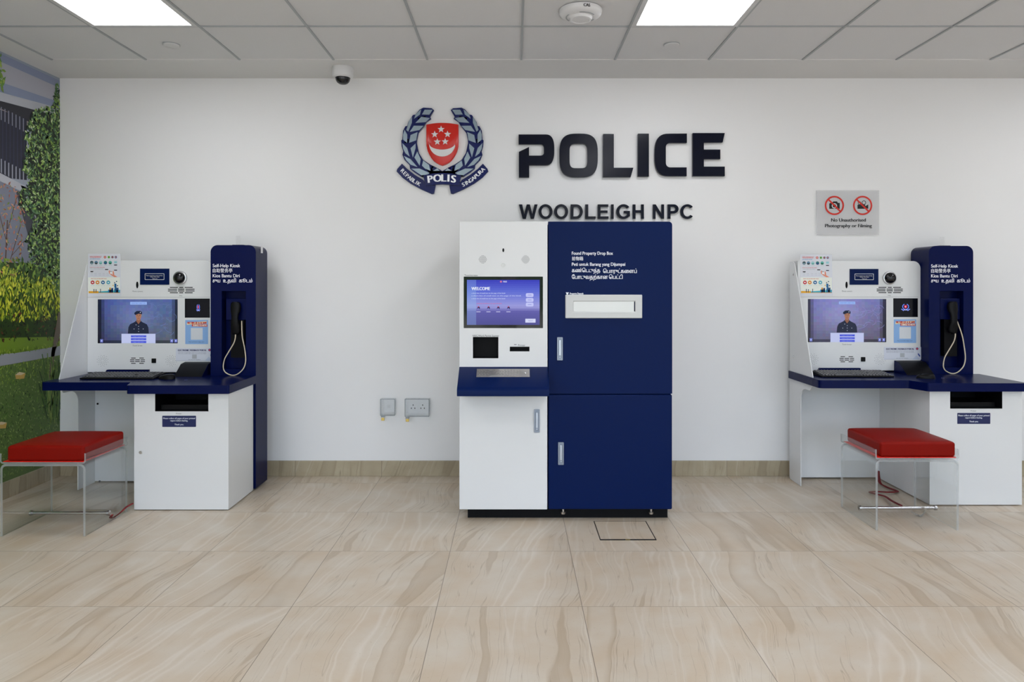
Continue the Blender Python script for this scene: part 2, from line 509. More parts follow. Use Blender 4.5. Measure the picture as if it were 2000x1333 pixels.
mb = MB(); mb.box(WX - 0.1, RX + 0.1, BY, WY + 0.1, -0.1, 0.0); struct(obj('floor', mb, 'floor'))
mb = MB(); mb.box(WX - 0.1, RX + 0.1, WY, WY + 0.12, 0.0, CZ); struct(obj('wall_back', mb, 'wall'))
mb = MB(); mb.box(WX - 0.12, WX, BY, WY, 0.0, CZ); struct(obj('wall_left', mb, 'wall'))
mb = MB(); mb.box(RX, RX + 0.12, BY, WY, 0.0, CZ); struct(obj('wall_right', mb, 'wall'))
# front wall behind the camera: header, posts and sill of the glazed shop front
mb = MB(); mb.box(WX, RX, BY - 0.1, BY, 2.45, CZ)
for x in (WX, -0.2, 2.7, RX - 0.25): mb.box(x, x + 0.25, BY - 0.1, BY, 0, 2.45)
struct(obj('wall_front', mb, 'wall'))
SK = PZ(900, WY)
mb = MB(); mb.box(WX + 0.012, RX, WY - 0.012, WY, 0, SK); struct(obj('baseboard_back', mb, 'skirtb', bevel=0.002))
mb = MB(); mb.box(WX, WX + 0.012, BY, WY, 0, SK); struct(obj('baseboard_left', mb, 'skirtl', bevel=0.002))

# ceiling: gypsum margin round a grid of mineral boards
GX0, GY1, GYL = 0.049 - 0.6 * 5, 4.46, 3.887      # left border, far border, first cross line
mb = MB(); mb.box(WX - 0.1, RX + 0.1, BY, WY + 0.1, CZ + 0.004, CZ + 0.1, 0)
mb.box(WX, RX, GY1, WY, CZ, CZ + 0.05, 1); mb.box(WX, GX0, BY, GY1, CZ, CZ + 0.05, 1)
struct(obj('ceiling', mb, ['tilec', 'gyps']))
mb = MB()
xs = [GX0 + 0.6 * i for i in range(15) if GX0 + 0.6 * i < RX]
ys = [GYL - 0.6 * i for i in range(13) if GYL - 0.6 * i > BY]
for x in xs: mb.box(x - 0.006, x + 0.006, BY, GY1, CZ - 0.003, CZ + 0.006)
for y in ys: mb.box(GX0, RX, y - 0.005, y + 0.005, CZ - 0.002, CZ + 0.006)
struct(obj('trim_1', mb, 'tbar'))

# ------------------------------------------------------------------ ceiling lights (0.6 m panels in the grid)
first = None
LBL = {(0, 0): 'square recessed ceiling light panel in the top left corner, above the left kiosk',
       (1, 0): 'square recessed ceiling light panel right of the round smoke detector'}
for j, ye in enumerate((3.887, 2.087, 0.287, -1.513)):
    for i, xk in enumerate((GX0 + 0.6, GX0 + 3.6, GX0 + 6.6)):
        lab = LBL.get((i, j), 'square recessed ceiling light panel overhead outside the picture')
        if first is None:
            first = thing('ceiling_light', lab, 'ceiling light', (xk + 0.3, ye - 0.3, CZ), 'square ceiling light panels')
            mb = MB(); fr = lambda u, v, w_: (u, v, CZ - w_)
            inner = rrect(xk + 0.032, xk + 0.568, ye - 0.568, ye - 0.028)
            mb.slab(rrect(xk + 0.006, xk + 0.594, ye - 0.594, ye - 0.006), [(inner, None, 0)], 0.004, -0.003, fr)
            obj('frame', mb, 'frame', first)
            mb = MB(); mb.box(xk + 0.032, xk + 0.568, ye - 0.568, ye - 0.028, CZ - 0.001, CZ + 0.003)
            obj('diffuser', mb, 'glow', first)
            fx, fy = xk, ye
        else: dup_tree(first, (xk - fx, ye - fy, 0), lab)

# smoke detector
t = thing('smoke_detector', 'round white smoke detector marked CAS on the ceiling', 'smoke detector', (PX(1134, 3.66), 3.66, CZ))
c = (PX(1134, 3.66), 3.66, CZ)
mb = MB(); mb.lathe(c, [(0.112, 0.0), (0.112, -0.012), (0.106, -0.024), (0.088, -0.034), (0.06, -0.037)], 48); obj('housing', mb, 'plastic', t, smooth=True)
mb = MB(); mb.lathe(c, [(0.062, -0.037), (0.056, -0.05), (0.046, -0.053), (0.044, -0.049), (0.03, -0.051)], 40); obj('sensor_cap', mb, 'plastic', t, smooth=True)
mb = MB()
for k in range(3):
    a0 = R(20 + 120 * k)
    pts = [(c[0] + 0.075 * math.cos(a0 + R(q)), c[1] + 0.075 * math.sin(a0 + R(q)), CZ - 0.0365) for q in range(0, 71, 10)]
    obj('vent_slot', MB().tube(pts, 0.004, 8, flat=0.4), 'tbar', t)
pass
P = Print(lambda u, v, w_: (u, 3.66 - math.sqrt(0.1125 ** 2 - (u - PX(1134, 3.66)) ** 2) - w_, v)); P.text('CAS', c[0] + 0.005, c[0] + 0.038, CZ - 0.022, 0.015, (10, 10, 12), 0.001)
o = P.build('marking', 'decal', t); 

# concealed sprinkler caps
for (x, lab) in ((335, 'small flat round sprinkler cap in the ceiling below the left light panel'), (1312, 'small flat round sprinkler cap in the ceiling below the right light panel')):
    d = (CZ - EYE) * FOC / (CY - 88)
    mb = MB(); mb.lathe((PX(x, d), d, CZ), [(0.048, 0.004), (0.048, -0.001), (0.041, -0.001)], 32)
    mb.lathe((PX(x, d), d, CZ), [(0.046, 0.0), (0.044, -0.006), (0.030, -0.007)], 32, 1)
    tag(obj('sprinkler_cap', mb, ['tbar', 'tilec'], smooth=True), lab, 'sprinkler', 'sprinkler caps in the ceiling')

# dome camera
d = 4.62; c = (PX(669.5, d), d, CZ)
t = thing('dome_camera', 'white dome security camera with dark lens under the ceiling edge', 'security camera', c)
mb = MB(); mb.lathe(c, [(0.066, 0.0), (0.069, -0.006), (0.069, -0.045), (0.066, -0.062), (0.052, -0.070), (0.046, -0.068)], 48); obj('housing', mb, 'plastic', t, smooth=True)
mb = MB(); mb.lathe(c, [(0.050, -0.069)] + [(0.048 * math.cos(R(a)) ** 0.8, -0.070 - 0.042 * math.sin(R(a))) for a in range(0, 86, 8)], 40); obj('lens_dome', mb, 'dome', t, smooth=True, angle=80)

# ------------------------------------------------------------------ garden mural on the left wall (a flat print)
random.seed(4)
def MP(x, y):
    """photo position on the left wall -> (distance from the corner, height)"""
    dd = -WX * FOC / (CX - x); return (WY - dd, EYE - (y - CY) * dd / FOC)
P = Print(lambda s_, z, w_: (WX + w_, WY - s_, z), eps=0.00012, w0=0.0006)
SW = 2.2   # width of the print
def mpoly(pts, col, layer): P.poly([MP(*p) for p in pts], col, layer)
def leaves(n, region, size, cols, l0=10, l1=22, asp=0.38, ang=(0, 360)):
    for _ in range(n):
        for _t in range(20):
            x, y = region()
            s_, z = MP(x, y)
            if 0.004 < s_ < SW - 0.03 and SK + 0.02 < z < CZ - 0.02: break
        else: continue
        L = size * random.uniform(0.6, 1.4); a = R(random.uniform(*ang)); ca, sa = math.cos(a), math.sin(a)
        q = []
        for du, dv in ((-0.5, 0), (-0.1, asp / 2), (0.5, 0), (-0.1, -asp / 2)):
            uu = s_ + L * (du * ca - dv * sa); q.append((min(max(uu, 0.001), SW), min(max(z + L * (du * sa + dv * ca), SK), CZ)))
        if len({(round(a_, 5), round(b_, 5)) for a_, b_ in q}) < 4: continue
        w_ = random.randint(l0, l1)
        P.mb.add([P.fr(u, v, P.w0 + w_ * P.eps) for u, v in q], [(0, 1, 2), (0, 2, 3)])
        cc = lin(random.choice(cols)); k = random.uniform(0.8, 1.15); P.c += [tuple(min(v * k, 1) for v in cc)] * 2
def band(z0, z1, col, layer, s0=0.0, s1=SW): P.rect(s0, s1, z0, z1, col, layer)
def zat(y, x=60): return MP(x, y)[1]
band(SK, CZ, (150, 158, 172), 0)
XL = -1150
# building eaves: sloping bands
def sl(y117, y0): return lambda x: y0 + (y117 - y0) * x / 117.0
def strip(f0, f1, col, layer, x0=-160, x1=117): mpoly([(x0, f0(x0)), (x1, f0(x1)), (x1, f1(x1)), (x0, f1(x0))], col, layer)
strip(sl(158, 104), sl(172, 120), (132, 142, 168), 1); strip(sl(172, 120), sl(200, 160), (166, 166, 176), 1)
strip(sl(200, 160), sl(212, 180), (130, 140, 165), 1); strip(sl(212, 180), sl(228, 197), (172, 174, 182), 1)
strip(sl(228, 197), sl(270, 222), (34, 34, 44), 1)
mpoly([(0, 212), (60, 240), (60, 252), (0, 226)], (150, 140, 138), 2)
mpoly([(-160, 160), (52, 232), (52, 352), (-160, 330)], (26, 27, 46), 3)
for i in range(28):
    x = -150 + i * 7.2
    if x > 46: break
    y0 = sl(268, 208)(x); mpoly([(x, y0), (x + 2.0, y0 + 1), (x + 2.0, y0 + 26), (x, y0 + 26)], (120, 124, 140), 4)
    y1 = sl(372, 312)(x); mpoly([(x, y1 - 2), (x + 2.2, y1 - 2), (x + 2.2, y1 + 26), (x, y1 + 24)], (150, 154, 168), 4)
    mpoly([(x + 3.2, y0 + 26), (x + 4.4, y0 + 26), (x + 4.4, y1), (x + 3.2, y1)], (44, 48, 78), 4)
mpoly([(-160, 318), (0, 338), (50, 364), (50, 378), (0, 354), (-160, 332)], (176, 178, 186), 5)
mpoly([(40, 362), (52, 366), (117, 508), (100, 508)], (150, 154, 164), 5)
mpoly([(-160, 332), (0, 354), (44, 376), (100, 510), (100, 620), (-160, 620)], (120, 124, 140), 5)
mpoly([(30, 372), (46, 378), (112, 516), (112, 600), (84, 560), (60, 480)], (60, 62, 72), 6)
# big tree
G1 = [(84, 122, 54), (56, 92, 42), (34, 60, 32), (116, 154, 68), (24, 44, 26), (146, 176, 84), (64, 104, 70), (14, 26, 16), (96, 134, 92)]
crown = [(62, 222), (80, 210), (117, 205), (118, 600), (104, 560), (60, 510), (50, 470), (64, 430), (36, 400), (40, 372), (58, 352), (44, 330), (50, 300), (48, 262)]
def inpoly(poly):
    x0, x1 = min(p[0] for p in poly), max(p[0] for p in poly); y0, y1 = min(p[1] for p in poly), max(p[1] for p in poly)
    def f():
        while 1:
            x, y = random.uniform(x0, x1), random.uniform(y0, y1); r = False
            for i in range(len(poly)):
                (ax, ay), (bx, by) = poly[i - 1], poly[i]
                if (ay > y) != (by > y) and x < (bx - ax) * (y - ay) / (by - ay) + ax: r = not r
            if r: return x, y
    return f
mpoly([(70, 235), (100, 222), (117, 215), (117, 600), (108, 560), (72, 500), (74, 430), (52, 390), (62, 350), (56, 300), (60, 262)], (26, 38, 24), 8)
leaves(1500, inpoly(crown), 0.042, G1)
leaves(520, inpoly(crown), 0.024, [(168, 196, 110), (150, 184, 96), (196, 214, 160), (122, 160, 100)], 23, 27)
leaves(420, inpoly(crown), 0.03, [(12, 20, 14), (20, 34, 20)], 18, 24)
leaves(160, inpoly([(0, 100), (8, 110), (8, 180), (-60, 200), (-60, 90)]), 0.05, [(120, 150, 60), (90, 130, 50), (150, 170, 80)])
leaves(60, inpoly([(108, 165), (117, 165), (117, 215), (104, 205)]), 0.035, G1)
# slim tree with reddish leaves
for a, b_, wd in (((8, 560), (14, 430), 0.010), ((14, 450), (34, 380), 0.006), ((14, 480), (-6, 400), 0.006), ((10, 540), (40, 440), 0.006), ((6, 560), (-20, 460), 0.008), ((22, 500), (48, 470), 0.004)):
    P.line(MP(*a), MP(*b_), wd, (96, 70, 56), 9)
leaves(330, inpoly([(-50, 350), (30, 355), (50, 420), (44, 520), (10, 560), (-50, 560)]), 0.026, [(190, 110, 84), (150, 90, 70), (170, 150, 90), (120, 140, 70), (200, 140, 110)])
# hedge
mpoly([(-160, 500), (117, 520), (117, 662), (-160, 672)], (40, 62, 22), 9)
leaves(500, inpoly([(-160, 520), (0, 508), (117, 505), (117, 575), (-160, 575)]), 0.045, [(150, 176, 60), (90, 120, 50), (70, 110, 40), (120, 150, 60), (60, 96, 40)], 10, 20)
leaves(500, inpoly([(-160, 530), (20, 522), (60, 540), (117, 548), (117, 570), (-160, 570)]), 0.026, [(206, 212, 62), (180, 192, 60), (150, 170, 60)], 20, 27, ang=(50, 130))
leaves(1500, inpoly([(-160, 548), (0, 545), (117, 555), (117, 625), (-160, 630)]), 0.036, [(206, 212, 52), (176, 186, 42), (128, 150, 40), (222, 220, 74), (94, 124, 34), (66, 98, 28)], 14, 26, ang=(50, 130))
leaves(420, inpoly([(-160, 620), (117, 610), (117, 664), (-160, 668)]), 0.03, [(40, 56, 22), (26, 34, 16), (70, 96, 30), (90, 50, 30), (20, 24, 14)], 14, 26)
# lawn, path, lawn
mpoly([(-160, 664), (117, 658), (117, 684), (-160, 706)], (110, 138, 40), 10)
mpoly([(-160, 704), (30, 690), (117, 676), (117, 694), (20, 712), (-160, 742)], (150, 153, 160), 30)
leaves(220, inpoly([(-160, 690), (20, 684), (117, 666), (117, 678), (30, 691), (-160, 706)]), 0.022, [(120, 150, 44), (150, 170, 60), (84, 110, 30)], 22, 34, ang=(40, 140))
mpoly([(-160, 738), (20, 710), (117, 692), (117, 945), (-160, 1090)], (88, 112, 58), 12)
P.rect(0, SW, SK, MP(0, 860)[1] * 0.55, (88, 112, 58), 11)
leaves(5200, inpoly([(-260, 760), (20, 714), (117, 698), (117, 905), (0, 945), (-260, 1040)]), 0.019, [(140, 160, 100), (112, 140, 74), (98, 134, 54), (72, 108, 42), (46, 72, 30), (122, 156, 70), (30, 50, 22), (84, 122, 50), (150, 172, 92)], 14, 32, 0.3, (20, 160))
leaves(500, inpoly([(-160, 738), (20, 712), (117, 693), (117, 724), (20, 746), (-160, 790)]), 0.02, [(130, 156, 60), (150, 174, 74), (104, 132, 50)], 22, 34, 0.3, (40, 140))
for (x, y) in ((38, 735), (2, 832)):
    mpoly([(x - 10, y - 2), (x - 2, y - 8), (x + 10, y - 6), (x + 8, y + 5), (x - 8, y + 6)], (196, 160, 84), 36)
    mpoly([(x - 10, y - 2), (x - 2, y - 8), (x + 10, y - 6), (x + 2, y - 2)], (214, 196, 160), 37)
# leaning trunk and iris leaves by the corner
mpoly([(113, 610), (117, 612), (117, 650), (106, 690), (99, 742), (94, 742), (99, 690)], (104, 92, 78), 30)
for k in range(60):
    x0 = random.uniform(88, 117); x1 = x0 + random.uniform(-18, 10); y1 = random.uniform(690, 800)
    P.line(MP(x0, random.uniform(770, 830)), MP(min(x1, 116), y1), 0.009, random.choice([(70, 104, 40), (104, 134, 60), (44, 70, 30), (130, 150, 70)]), random.randint(34, 40))
# beyond the picture the print goes on: wall, trees, hedge, path and lawn
s1 = MP(-155, 500)[0]
band(1.75, CZ, (150, 158, 172), 2, s1); band(1.25, 2.0, (34, 54, 30), 7, s1); band(1.03, 1.36, (60, 84, 26), 9, s1)
band(0.92, 1.04, (110, 138, 40), 10, s1); band(0.80, 0.925, (150, 153, 160), 30, s1); band(SK, 0.825, (88, 112, 58), 12, s1)
def sband(z0, z1):
    def f():
        dd = WY - random.uniform(s1 - 0.05, SW - 0.05); x = CX + WX * FOC / dd
        return x, CY - (random.uniform(z0, z1) - EYE) * FOC / dd
    return f
leaves(2600, sband(1.3, 2.3), 0.05, G1, 10, 26)
leaves(1600, sband(1.10, 1.36), 0.036, [(206, 212, 52), (176, 186, 42), (128, 150, 40), (94, 124, 34), (66, 98, 28)], 14, 26, ang=(50, 130))
leaves(600, sband(1.0, 1.1), 0.03, [(40, 56, 22), (26, 34, 16), (70, 96, 30)], 14, 26)
leaves(3200, sband(SK + 0.03, 0.81), 0.03, [(98, 134, 54), (72, 108, 42), (46, 72, 30), (122, 156, 70), (84, 122, 50)], 14, 28, 0.3, (20, 160))
o = P.build('wall_mural', attr_mat('mural_print', 0.42))
tag(o, 'full height garden photograph mural with trees, hedge and lawn on the left wall', 'mural')

# ------------------------------------------------------------------ raised wall lettering
def arcpts(cx, cy, rx, ry, a0, a1, n=14): return [(cx + rx * math.cos(R(a0 + (a1 - a0) * i / n)), cy + ry * math.sin(R(a0 + (a1 - a0) * i / n))) for i in range(n + 1)]
# POLICE, traced in units of the lettering (4.348 units per photo pixel, origin 980,230)
def sup(cx, cy, rx, ry, a0, a1, n=16, p=3.2):
    o = []
    for i in range(n + 1):
        a = R(a0 + (a1 - a0) * i / n); ca, sa = math.cos(a), math.sin(a)
        o.append((cx + rx * math.copysign(abs(ca) ** (2 / p), ca), cy + ry * math.copysign(abs(sa) ** (2 / p), sa)))
    return o
LET = {
 'P': ([(143, 142)] + [(370, 142)] + sup(372, 272, 75, 130, -90, 0, 10, 2.6)[1:] + sup(372, 272, 75, 132, 0, 90, 10, 2.6)[1:] + [(233, 404), (233, 508), (145, 508), (145, 290), (232, 248), (232, 322), (330, 322)] +
       sup(330, 298, 28, 24, 90, 0, 4, 2)[1:] + sup(330, 252, 28, 26, 0, -90, 4, 2) + [(143, 226)], []),
 'O': (sup(653, 321, 163, 186, 0, 360, 48)[:-1], [sup(652, 325, 76, 104, 0, 360, 36, 4.5)[:-1]]),
 'L': ([(862, 138), (952, 138), (952, 425), (1118, 425), (1095, 505), (862, 505)], []),
 'I': ([(1157, 135), (1250, 135), (1250, 500), (1155, 500)], []),
 'C': ([(1573, 134), (1573, 214), (1430, 214)] + sup(1430, 250, 36, 36, -90, -180, 5, 2) + sup(1430, 384, 36, 38, 180, 90, 5, 2) + [(1571, 422), (1571, 497), (1430, 497)] +
       sup(1430, 316, 132, 181, 90, 270, 20, 2.9)[1:], []),
 'E': ([(1622, 130), (1895, 130), (1876, 210), (1717, 212), (1717, 270), (1857, 270), (1857, 352), (1717, 352), (1717, 415), (1895, 415), (1895, 497), (1622, 497)], []),
}
dL = WY - 0.03
t = thing('wall_lettering', 'large dark navy raised letters spelling POLICE on the white wall', 'sign', (PX(1214, dL), WY, PZ(347, dL)), 'raised navy lettering on the wall')
for ch in 'POLICE':
    outl, hl = LET[ch]
    cv = lambda l: [(PX(980 + u / 4.348, dL), PZ(230 + v / 4.348, dL)) for u, v in l]
    mb = MB(); mb.slab(cv(outl), [(cv(h), None, 0) for h in hl], 0.03, 0.0, FR(WY)); obj('letter', mb, 'signnavy', t, bevel=0.0012, seg=1)

# WOODLEIGH NPC: bold grotesque capitals, unit height 100, stroke 19
def bar(a, b, c_, d_): return ([(a, c_), (b, c_), (b, d_), (a, d_)], [])
def ringl(cx, rx, a0=0, a1=360):
    return None
K = 20
def LW(): return [([(0, 100), (20, 100), (33, 32), (48, 100), (68, 100), (83, 32), (96, 100), (116, 100), (93, 0), (73, 0), (58, 68), (43, 0), (23, 0)], [])], 116
def LO(): return [(arcpts(50, 50, 50, 52, 0, 360, 40)[:-1], [arcpts(50, 50, 29, 35, 0, 360, 32)[:-1]])], 100
def LD(): return [([(0, 0), (40, 0)] + arcpts(40, 50, 46, 50, -90, 90, 20) + [(0, 100)], [[(K, 17), (38, 17)] + arcpts(38, 50, 27, 33, -90, 90, 16) + [(K, 83)]])], 86
def LL(): return [([(0, 0), (70, 0), (70, 17), (K, 17), (K, 100), (0, 100)], [])], 70
def LE(): return [([(0, 0), (78, 0), (78, 17), (K, 17), (K, 42), (71, 42), (71, 58), (K, 58), (K, 83), (76, 83), (76, 100), (0, 100)], [])], 78
def LI(): return [bar(0, K, 0, 100)], K
def LG():
    o = arcpts(50, 50, 50, 52, 38, 320, 30) + [(94, 16), (94, 55), (52, 55), (52, 38), (74, 38), (74, 25)] + arcpts(50, 50, 29, 35, 310, 38 + 0, 24)
    return [(o, [])], 94
def LH(): return [([(0, 0), (K, 0), (K, 42), (59, 42), (59, 0), (79, 0), (79, 100), (59, 100), (59, 60), (K, 60), (K, 100), (0, 100)], [])], 79
def LN(): return [([(0, 0), (19, 0), (19, 66), (60, 0), (79, 0), (79, 100), (60, 100), (60, 34), (20, 100), (0, 100)], [])], 79
def LP(): return [([(0, 0), (K, 0), (K, 37), (42, 37)] + arcpts(42, 68.5, 34, 31.5, -90, 90, 16) + [(0, 100)], [[(K, 54), (40, 54)] + arcpts(40, 69, 15, 14.5, -90, 90, 10) + [(K, 83)]])], 76
def LC(): return [(arcpts(50, 50, 50, 52, 40, 320, 32) + arcpts(50, 50, 29, 35, 318, 42, 24), [])], 91
seq = [(LW, 146, 305), (LO, 313, 432), (LO, 446, 565), (LD, 586, 690), (LL, 711, 799), (LE, 817, 909), (LI, 930, 953), (LG, 975, 1091), (LH, 1115, 1210), (LN, 1287, 1382), (LP, 1412, 1505), (LC, 1520, 1630)]
t = thing('wall_lettering', 'smaller dark navy raised letters spelling WOODLEIGH NPC above the drop box kiosk', 'sign', (PX(1185, dL), WY, PZ(428, dL)), 'raised navy lettering on the wall')
for fn, u0, u1 in seq:
    shp, wd = fn(); ytop, ybot = (735, 858) if fn not in (LO, LG, LC) else (736, 857)
    k = (u1 - u0) / wd
    cv = lambda l: [(PX(980 + (u0 + p[0] * k) / 4.348, dL), PZ(230 + (ybot - p[1] * (ybot - ytop) / 100) / 4.348, dL)) for p in l]
    mb = MB()
    for outl, hl in shp: mb.slab(cv(outl), [(cv(h), None, 0) for h in hl], 0.02, 0.0, FR(WY))
    obj('letter', mb, 'signnavy', t, bevel=0.001, seg=1)

# ------------------------------------------------------------------ police crest
dE = WY - 0.03; EK = dE / FOC / 6.058
EX, EZ = PX(740, dE), PZ(180, dE)
def ec(l): return [(EX + u * EK, EZ - v * EK) for u, v in l]
t = thing('police_crest', 'raised navy and red police crest with laurel wreath and scroll on the wall', 'emblem', (PX(863, dE), WY, PZ(379, dE)))
outlineL = [(525, 180), (485, 200), (430, 262), (400, 268), (350, 345), (338, 395), (310, 402), (283, 455), (274, 560), (262, 568), (268, 640), (285, 700), (275, 738), (300, 800), (360, 862), (366, 905), (420, 950), (500, 1000), (600, 1010), (750, 980),
            (750, 935), (690, 896), (600, 852), (520, 798), (470, 715), (447, 600), (450, 560), (466, 480), (530, 400), (562, 350), (616, 312), (604, 288), (650, 210), (625, 188)]
insL = [[(500, 198), (484, 262), (415, 312), (432, 262)], [(390, 290), (388, 360), (345, 465), (322, 445), (345, 350)], [(300, 440), (333, 500), (333, 600), (284, 560), (284, 500)], [(274, 600), (332, 660), (362, 762), (312, 722), (285, 670)],
        [(292, 752), (372, 790), (455, 885), (375, 858), (322, 805)], [(380, 903), (480, 903), (600, 955), (570, 975), (500, 982)],
        [(508, 262), (540, 205), (635, 205), (596, 264)], [(430, 362), (500, 290), (604, 304), (552, 352)], [(362, 468), (412, 395), (526, 396), (478, 446)], [(355, 598), (372, 505), (456, 470), (440, 568)],
        [(372, 662), (432, 606), (432, 660), (400, 772)], [(418, 772), (452, 700), (492, 790), (480, 868)], [(508, 868), (522, 806), (592, 860), (608, 930), (545, 905)], [(622, 872), (690, 896), (718, 930), (636, 930)]]
mir = lambda l: [(1500 - u, v) for u, v in l]
for fm in (lambda l: l, mir):
    mb = MB(); mb.slab(ec(fm(outlineL)), [(ec(fm(q)), 0.003, 1) for q in insL], 0.022, 0.0, FR(WY)); obj('laurel_branch', mb, ['emnavy', 'eminset'], t, bevel=0.0012, seg=2)
# shield: bowed plate
def sh_top(u): return 364 + 18 * ((u - 750) / 190) ** 2
def sh_bot(u):
    q = abs(u - 750) / 190
    return 868 - 60 * q - 150 * q ** 3 if q < 0.97 else 868 - 60 * q - 150 * q ** 3 - (q - 0.97) * 900
def sh_w(u, lift=0.0): return 0.026 + 0.007 * (1 - ((u - 750) / 195) ** 2) + lift
mb = MB(); n = 24; vs = []
for i in range(n + 1):
    u = 560 + 380 * i / n
    for v, w_ in ((sh_bot(u), 0.0), (sh_bot(u), sh_w(u) - 0.004), (sh_bot(u) - 12, sh_w(u)), (sh_top(u) + 12, sh_w(u)), (sh_top(u), sh_w(u) - 0.004), (sh_top(u), 0.0)):
        vs.append((EX + u * EK, WY - w_, EZ - v * EK))
fs = []
for i in range(n):
    for j in range(6): fs.append((i * 6 + j, i * 6 + (j + 1) % 6, (i + 1) * 6 + (j + 1) % 6, (i + 1) * 6 + j))
fs += [tuple(range(6)), tuple(n * 6 + j for j in range(6))]
mb.add(vs, fs); sh = obj('shield', mb, 'emred', t, smooth=True, angle=50)
def starp(cx, cy, r): return [(cx + (r if k % 2 == 0 else r * 0.42) * math.sin(PI * k / 5), cy - (r if k % 2 == 0 else r * 0.42) * math.cos(PI * k / 5)) for k in range(10)]
def raised(pts, name, m, lift=0.0035):
    mb = MB(); fl = [Vector((p[0], p[1], 0)) for p in pts]; tri = geometry.tessellate_polygon([fl]); nn = len(pts)
    f = [(EX + u * EK, WY - sh_w(u, lift), EZ - v * EK) for u, v in pts]; b = [(EX + u * EK, WY - sh_w(u, -0.002), EZ - v * EK) for u, v in pts]
    mb.add(f + b, [tuple(x) for x in tri] + [(i, (i + 1) % nn, nn + (i + 1) % nn, nn + i) for i in range(nn)]); return obj(name, mb, m, sh)
for (u, v) in ((737, 442), (661, 502), (813, 500), (692, 590), (785, 588)): raised(starp(u, v, 43), 'star', 'emwhite')
cres = [(592, 602)] + [(750 + 155 * math.cos(R(a)), 610 + 155 * math.sin(R(a))) for a in range(170, 9, -5)] + [(890, 605)] + [(748 + 150 * math.cos(R(a)), 612 + 72 * math.sin(R(a))) for a in range(10, 171, 5)]
raised(cres, 'crescent', 'emwhite', 0.008)
# scroll
def strip_pts(top, bot): return top + bot[::-1]
sideL = [(270, 843), (330, 905), (420, 975), (520, 1035), (560, 1095), (670, 1100), (650, 1200), (625, 1205), (500, 1150), (370, 1080), (275, 1010), (205, 935), (215, 905)]
for fm in (lambda l: l, mir):
    mb = MB(); mb.slab(ec(fm(sideL)), [], 0.018, 0.0, FR(WY)); obj('scroll_end', mb, 'emnavy', t, bevel=0.0015)
mb = MB(); mb.slab(ec([(524, 985), (640, 962), (750, 955), (860, 962), (975, 985), (948, 1110), (860, 1098), (750, 1092), (640, 1098), (552, 1110)]), [], 0.030, 0.0, FR(WY)); obj('scroll_centre', mb, 'emnavy', t, bevel=0.0015)
P = Print(FR(WY), eps=0.0004, w0=0.0186)
def curved(P, s, pts, cap, col, layer, bold):
    """letters one by one between points (u, v, angle)"""
    for ch, (u, v, ang) in zip(s, pts):
        T = glyph_tris(ch); a = min(p[0] for q in T for p in q); b = max(p[0] for q in T for p in q); H = 0.68
        k = cap / H; ca, sa = math.cos(R(ang)), math.sin(R(ang))
        for dx in (-bold, 0, bold):
            for tr in T:
                P.poly([(EX + (u + ((p[0] - (a + b) / 2) * k + dx) * ca + p[1] * k * sa) * EK, EZ - (v - p[1] * k * ca + ((p[0] - (a + b) / 2) * k + dx) * sa) * EK) for p in tr], col, layer + 0.3 * (1 + (dx > 0) - (dx < 0)))
curved(P, 'REPABLIK', [(262, 945, 47), (290, 975, 44), (318, 1003, 41), (347, 1028, 39), (379, 1052, 35), (405, 1070, 33), (430, 1086, 31), (462, 1104, 28)], 45, (235, 238, 242), 0, 1.8)
curved(P, 'SINGAPURA', [(1008, 1112, -26), (1038, 1098, -29), (1066, 1080, -31), (1098, 1060, -33), (1130, 1036, -36), (1160, 1012, -39), (1188, 986, -42), (1217, 957, -45), (1245, 930, -47)], 45, (235, 238, 242), 0, 1.8)
P.w0 = 0.0306
curved(P, 'POLIS', [(612, 1072, -6), (695, 1060, -3), (768, 1058, 0), (822, 1060, 2), (880, 1070, 5)], 84, (244, 246, 250), 0, 6.5)
P.build('scroll_lettering', 'decal', t)

# ------------------------------------------------------------------ no photography sign
dS = WY - 0.012
t = thing('wall_sign', 'grey sign forbidding photography or filming, above the right kiosk', 'sign', (PX(1656, dS), WY, PZ(459, dS)))
mb = MB(); mb.slab([(PX(x, dS), PZ(y, dS)) for x, y in ((1595, 459), (1717, 459), (1717, 372), (1595, 372))], [], 0.012, 0.007, FR(WY)); obj('acrylic_sheet', mb, 'frost', t)
mb = MB()
for x, y in ((1599, 376), (1713, 376), (1599, 455), (1713, 455)): obj('standoff', MB().lathe((PX(x, dS), WY, PZ(y, dS)), [(0.006, 0.0), (0.006, 0.007)], 12, axis='Y'), 'plastic', t)
P = Print(pxframe(WY), eps=0.0004, w0=0.0124)
for cx in (1628, 1683):
    P.disc(cx, 402, 15.8, (190, 190, 192), 0); P.ring(cx, 402, 15.6, 18.8, (205, 40, 25), 2)
    a = 11.2; P.line((cx - a, 402 - a), (cx + a, 402 + a), 3.2, (205, 40, 25), 3)
bk = (14, 14, 16)
P.poly([(1618, 398), (1624, 396), (1626, 394), (1633, 394), (1635, 397), (1638.5, 397), (1638.5, 408.5), (1618, 408.5)], bk, 1); P.disc(1628, 402.7, 5.2, (205, 205, 205), 1.5); P.disc(1628, 402.7, 3.4, bk, 1.8)
P.rect(1673, 1688, 400.5, 408.5, bk, 1); P.poly([(1687, 404), (1694, 400), (1694, 408.5), (1687, 407)], bk, 1); P.ring(1685.5, 396.5, 3.0, 4.2, bk, 1, 16); P.ring(1677, 397.5, 2.2, 3.4, bk, 1, 16)
ptext(P, 'No Unauthorised', 1622, 1689, 433.5, 6.4, (24, 26, 34), 0.35); ptext(P, 'Photography or Filming', 1610, 1701, 444.5, 6.4, (24, 26, 34), 0.35)
P.build('printed_notice', 'print', t)

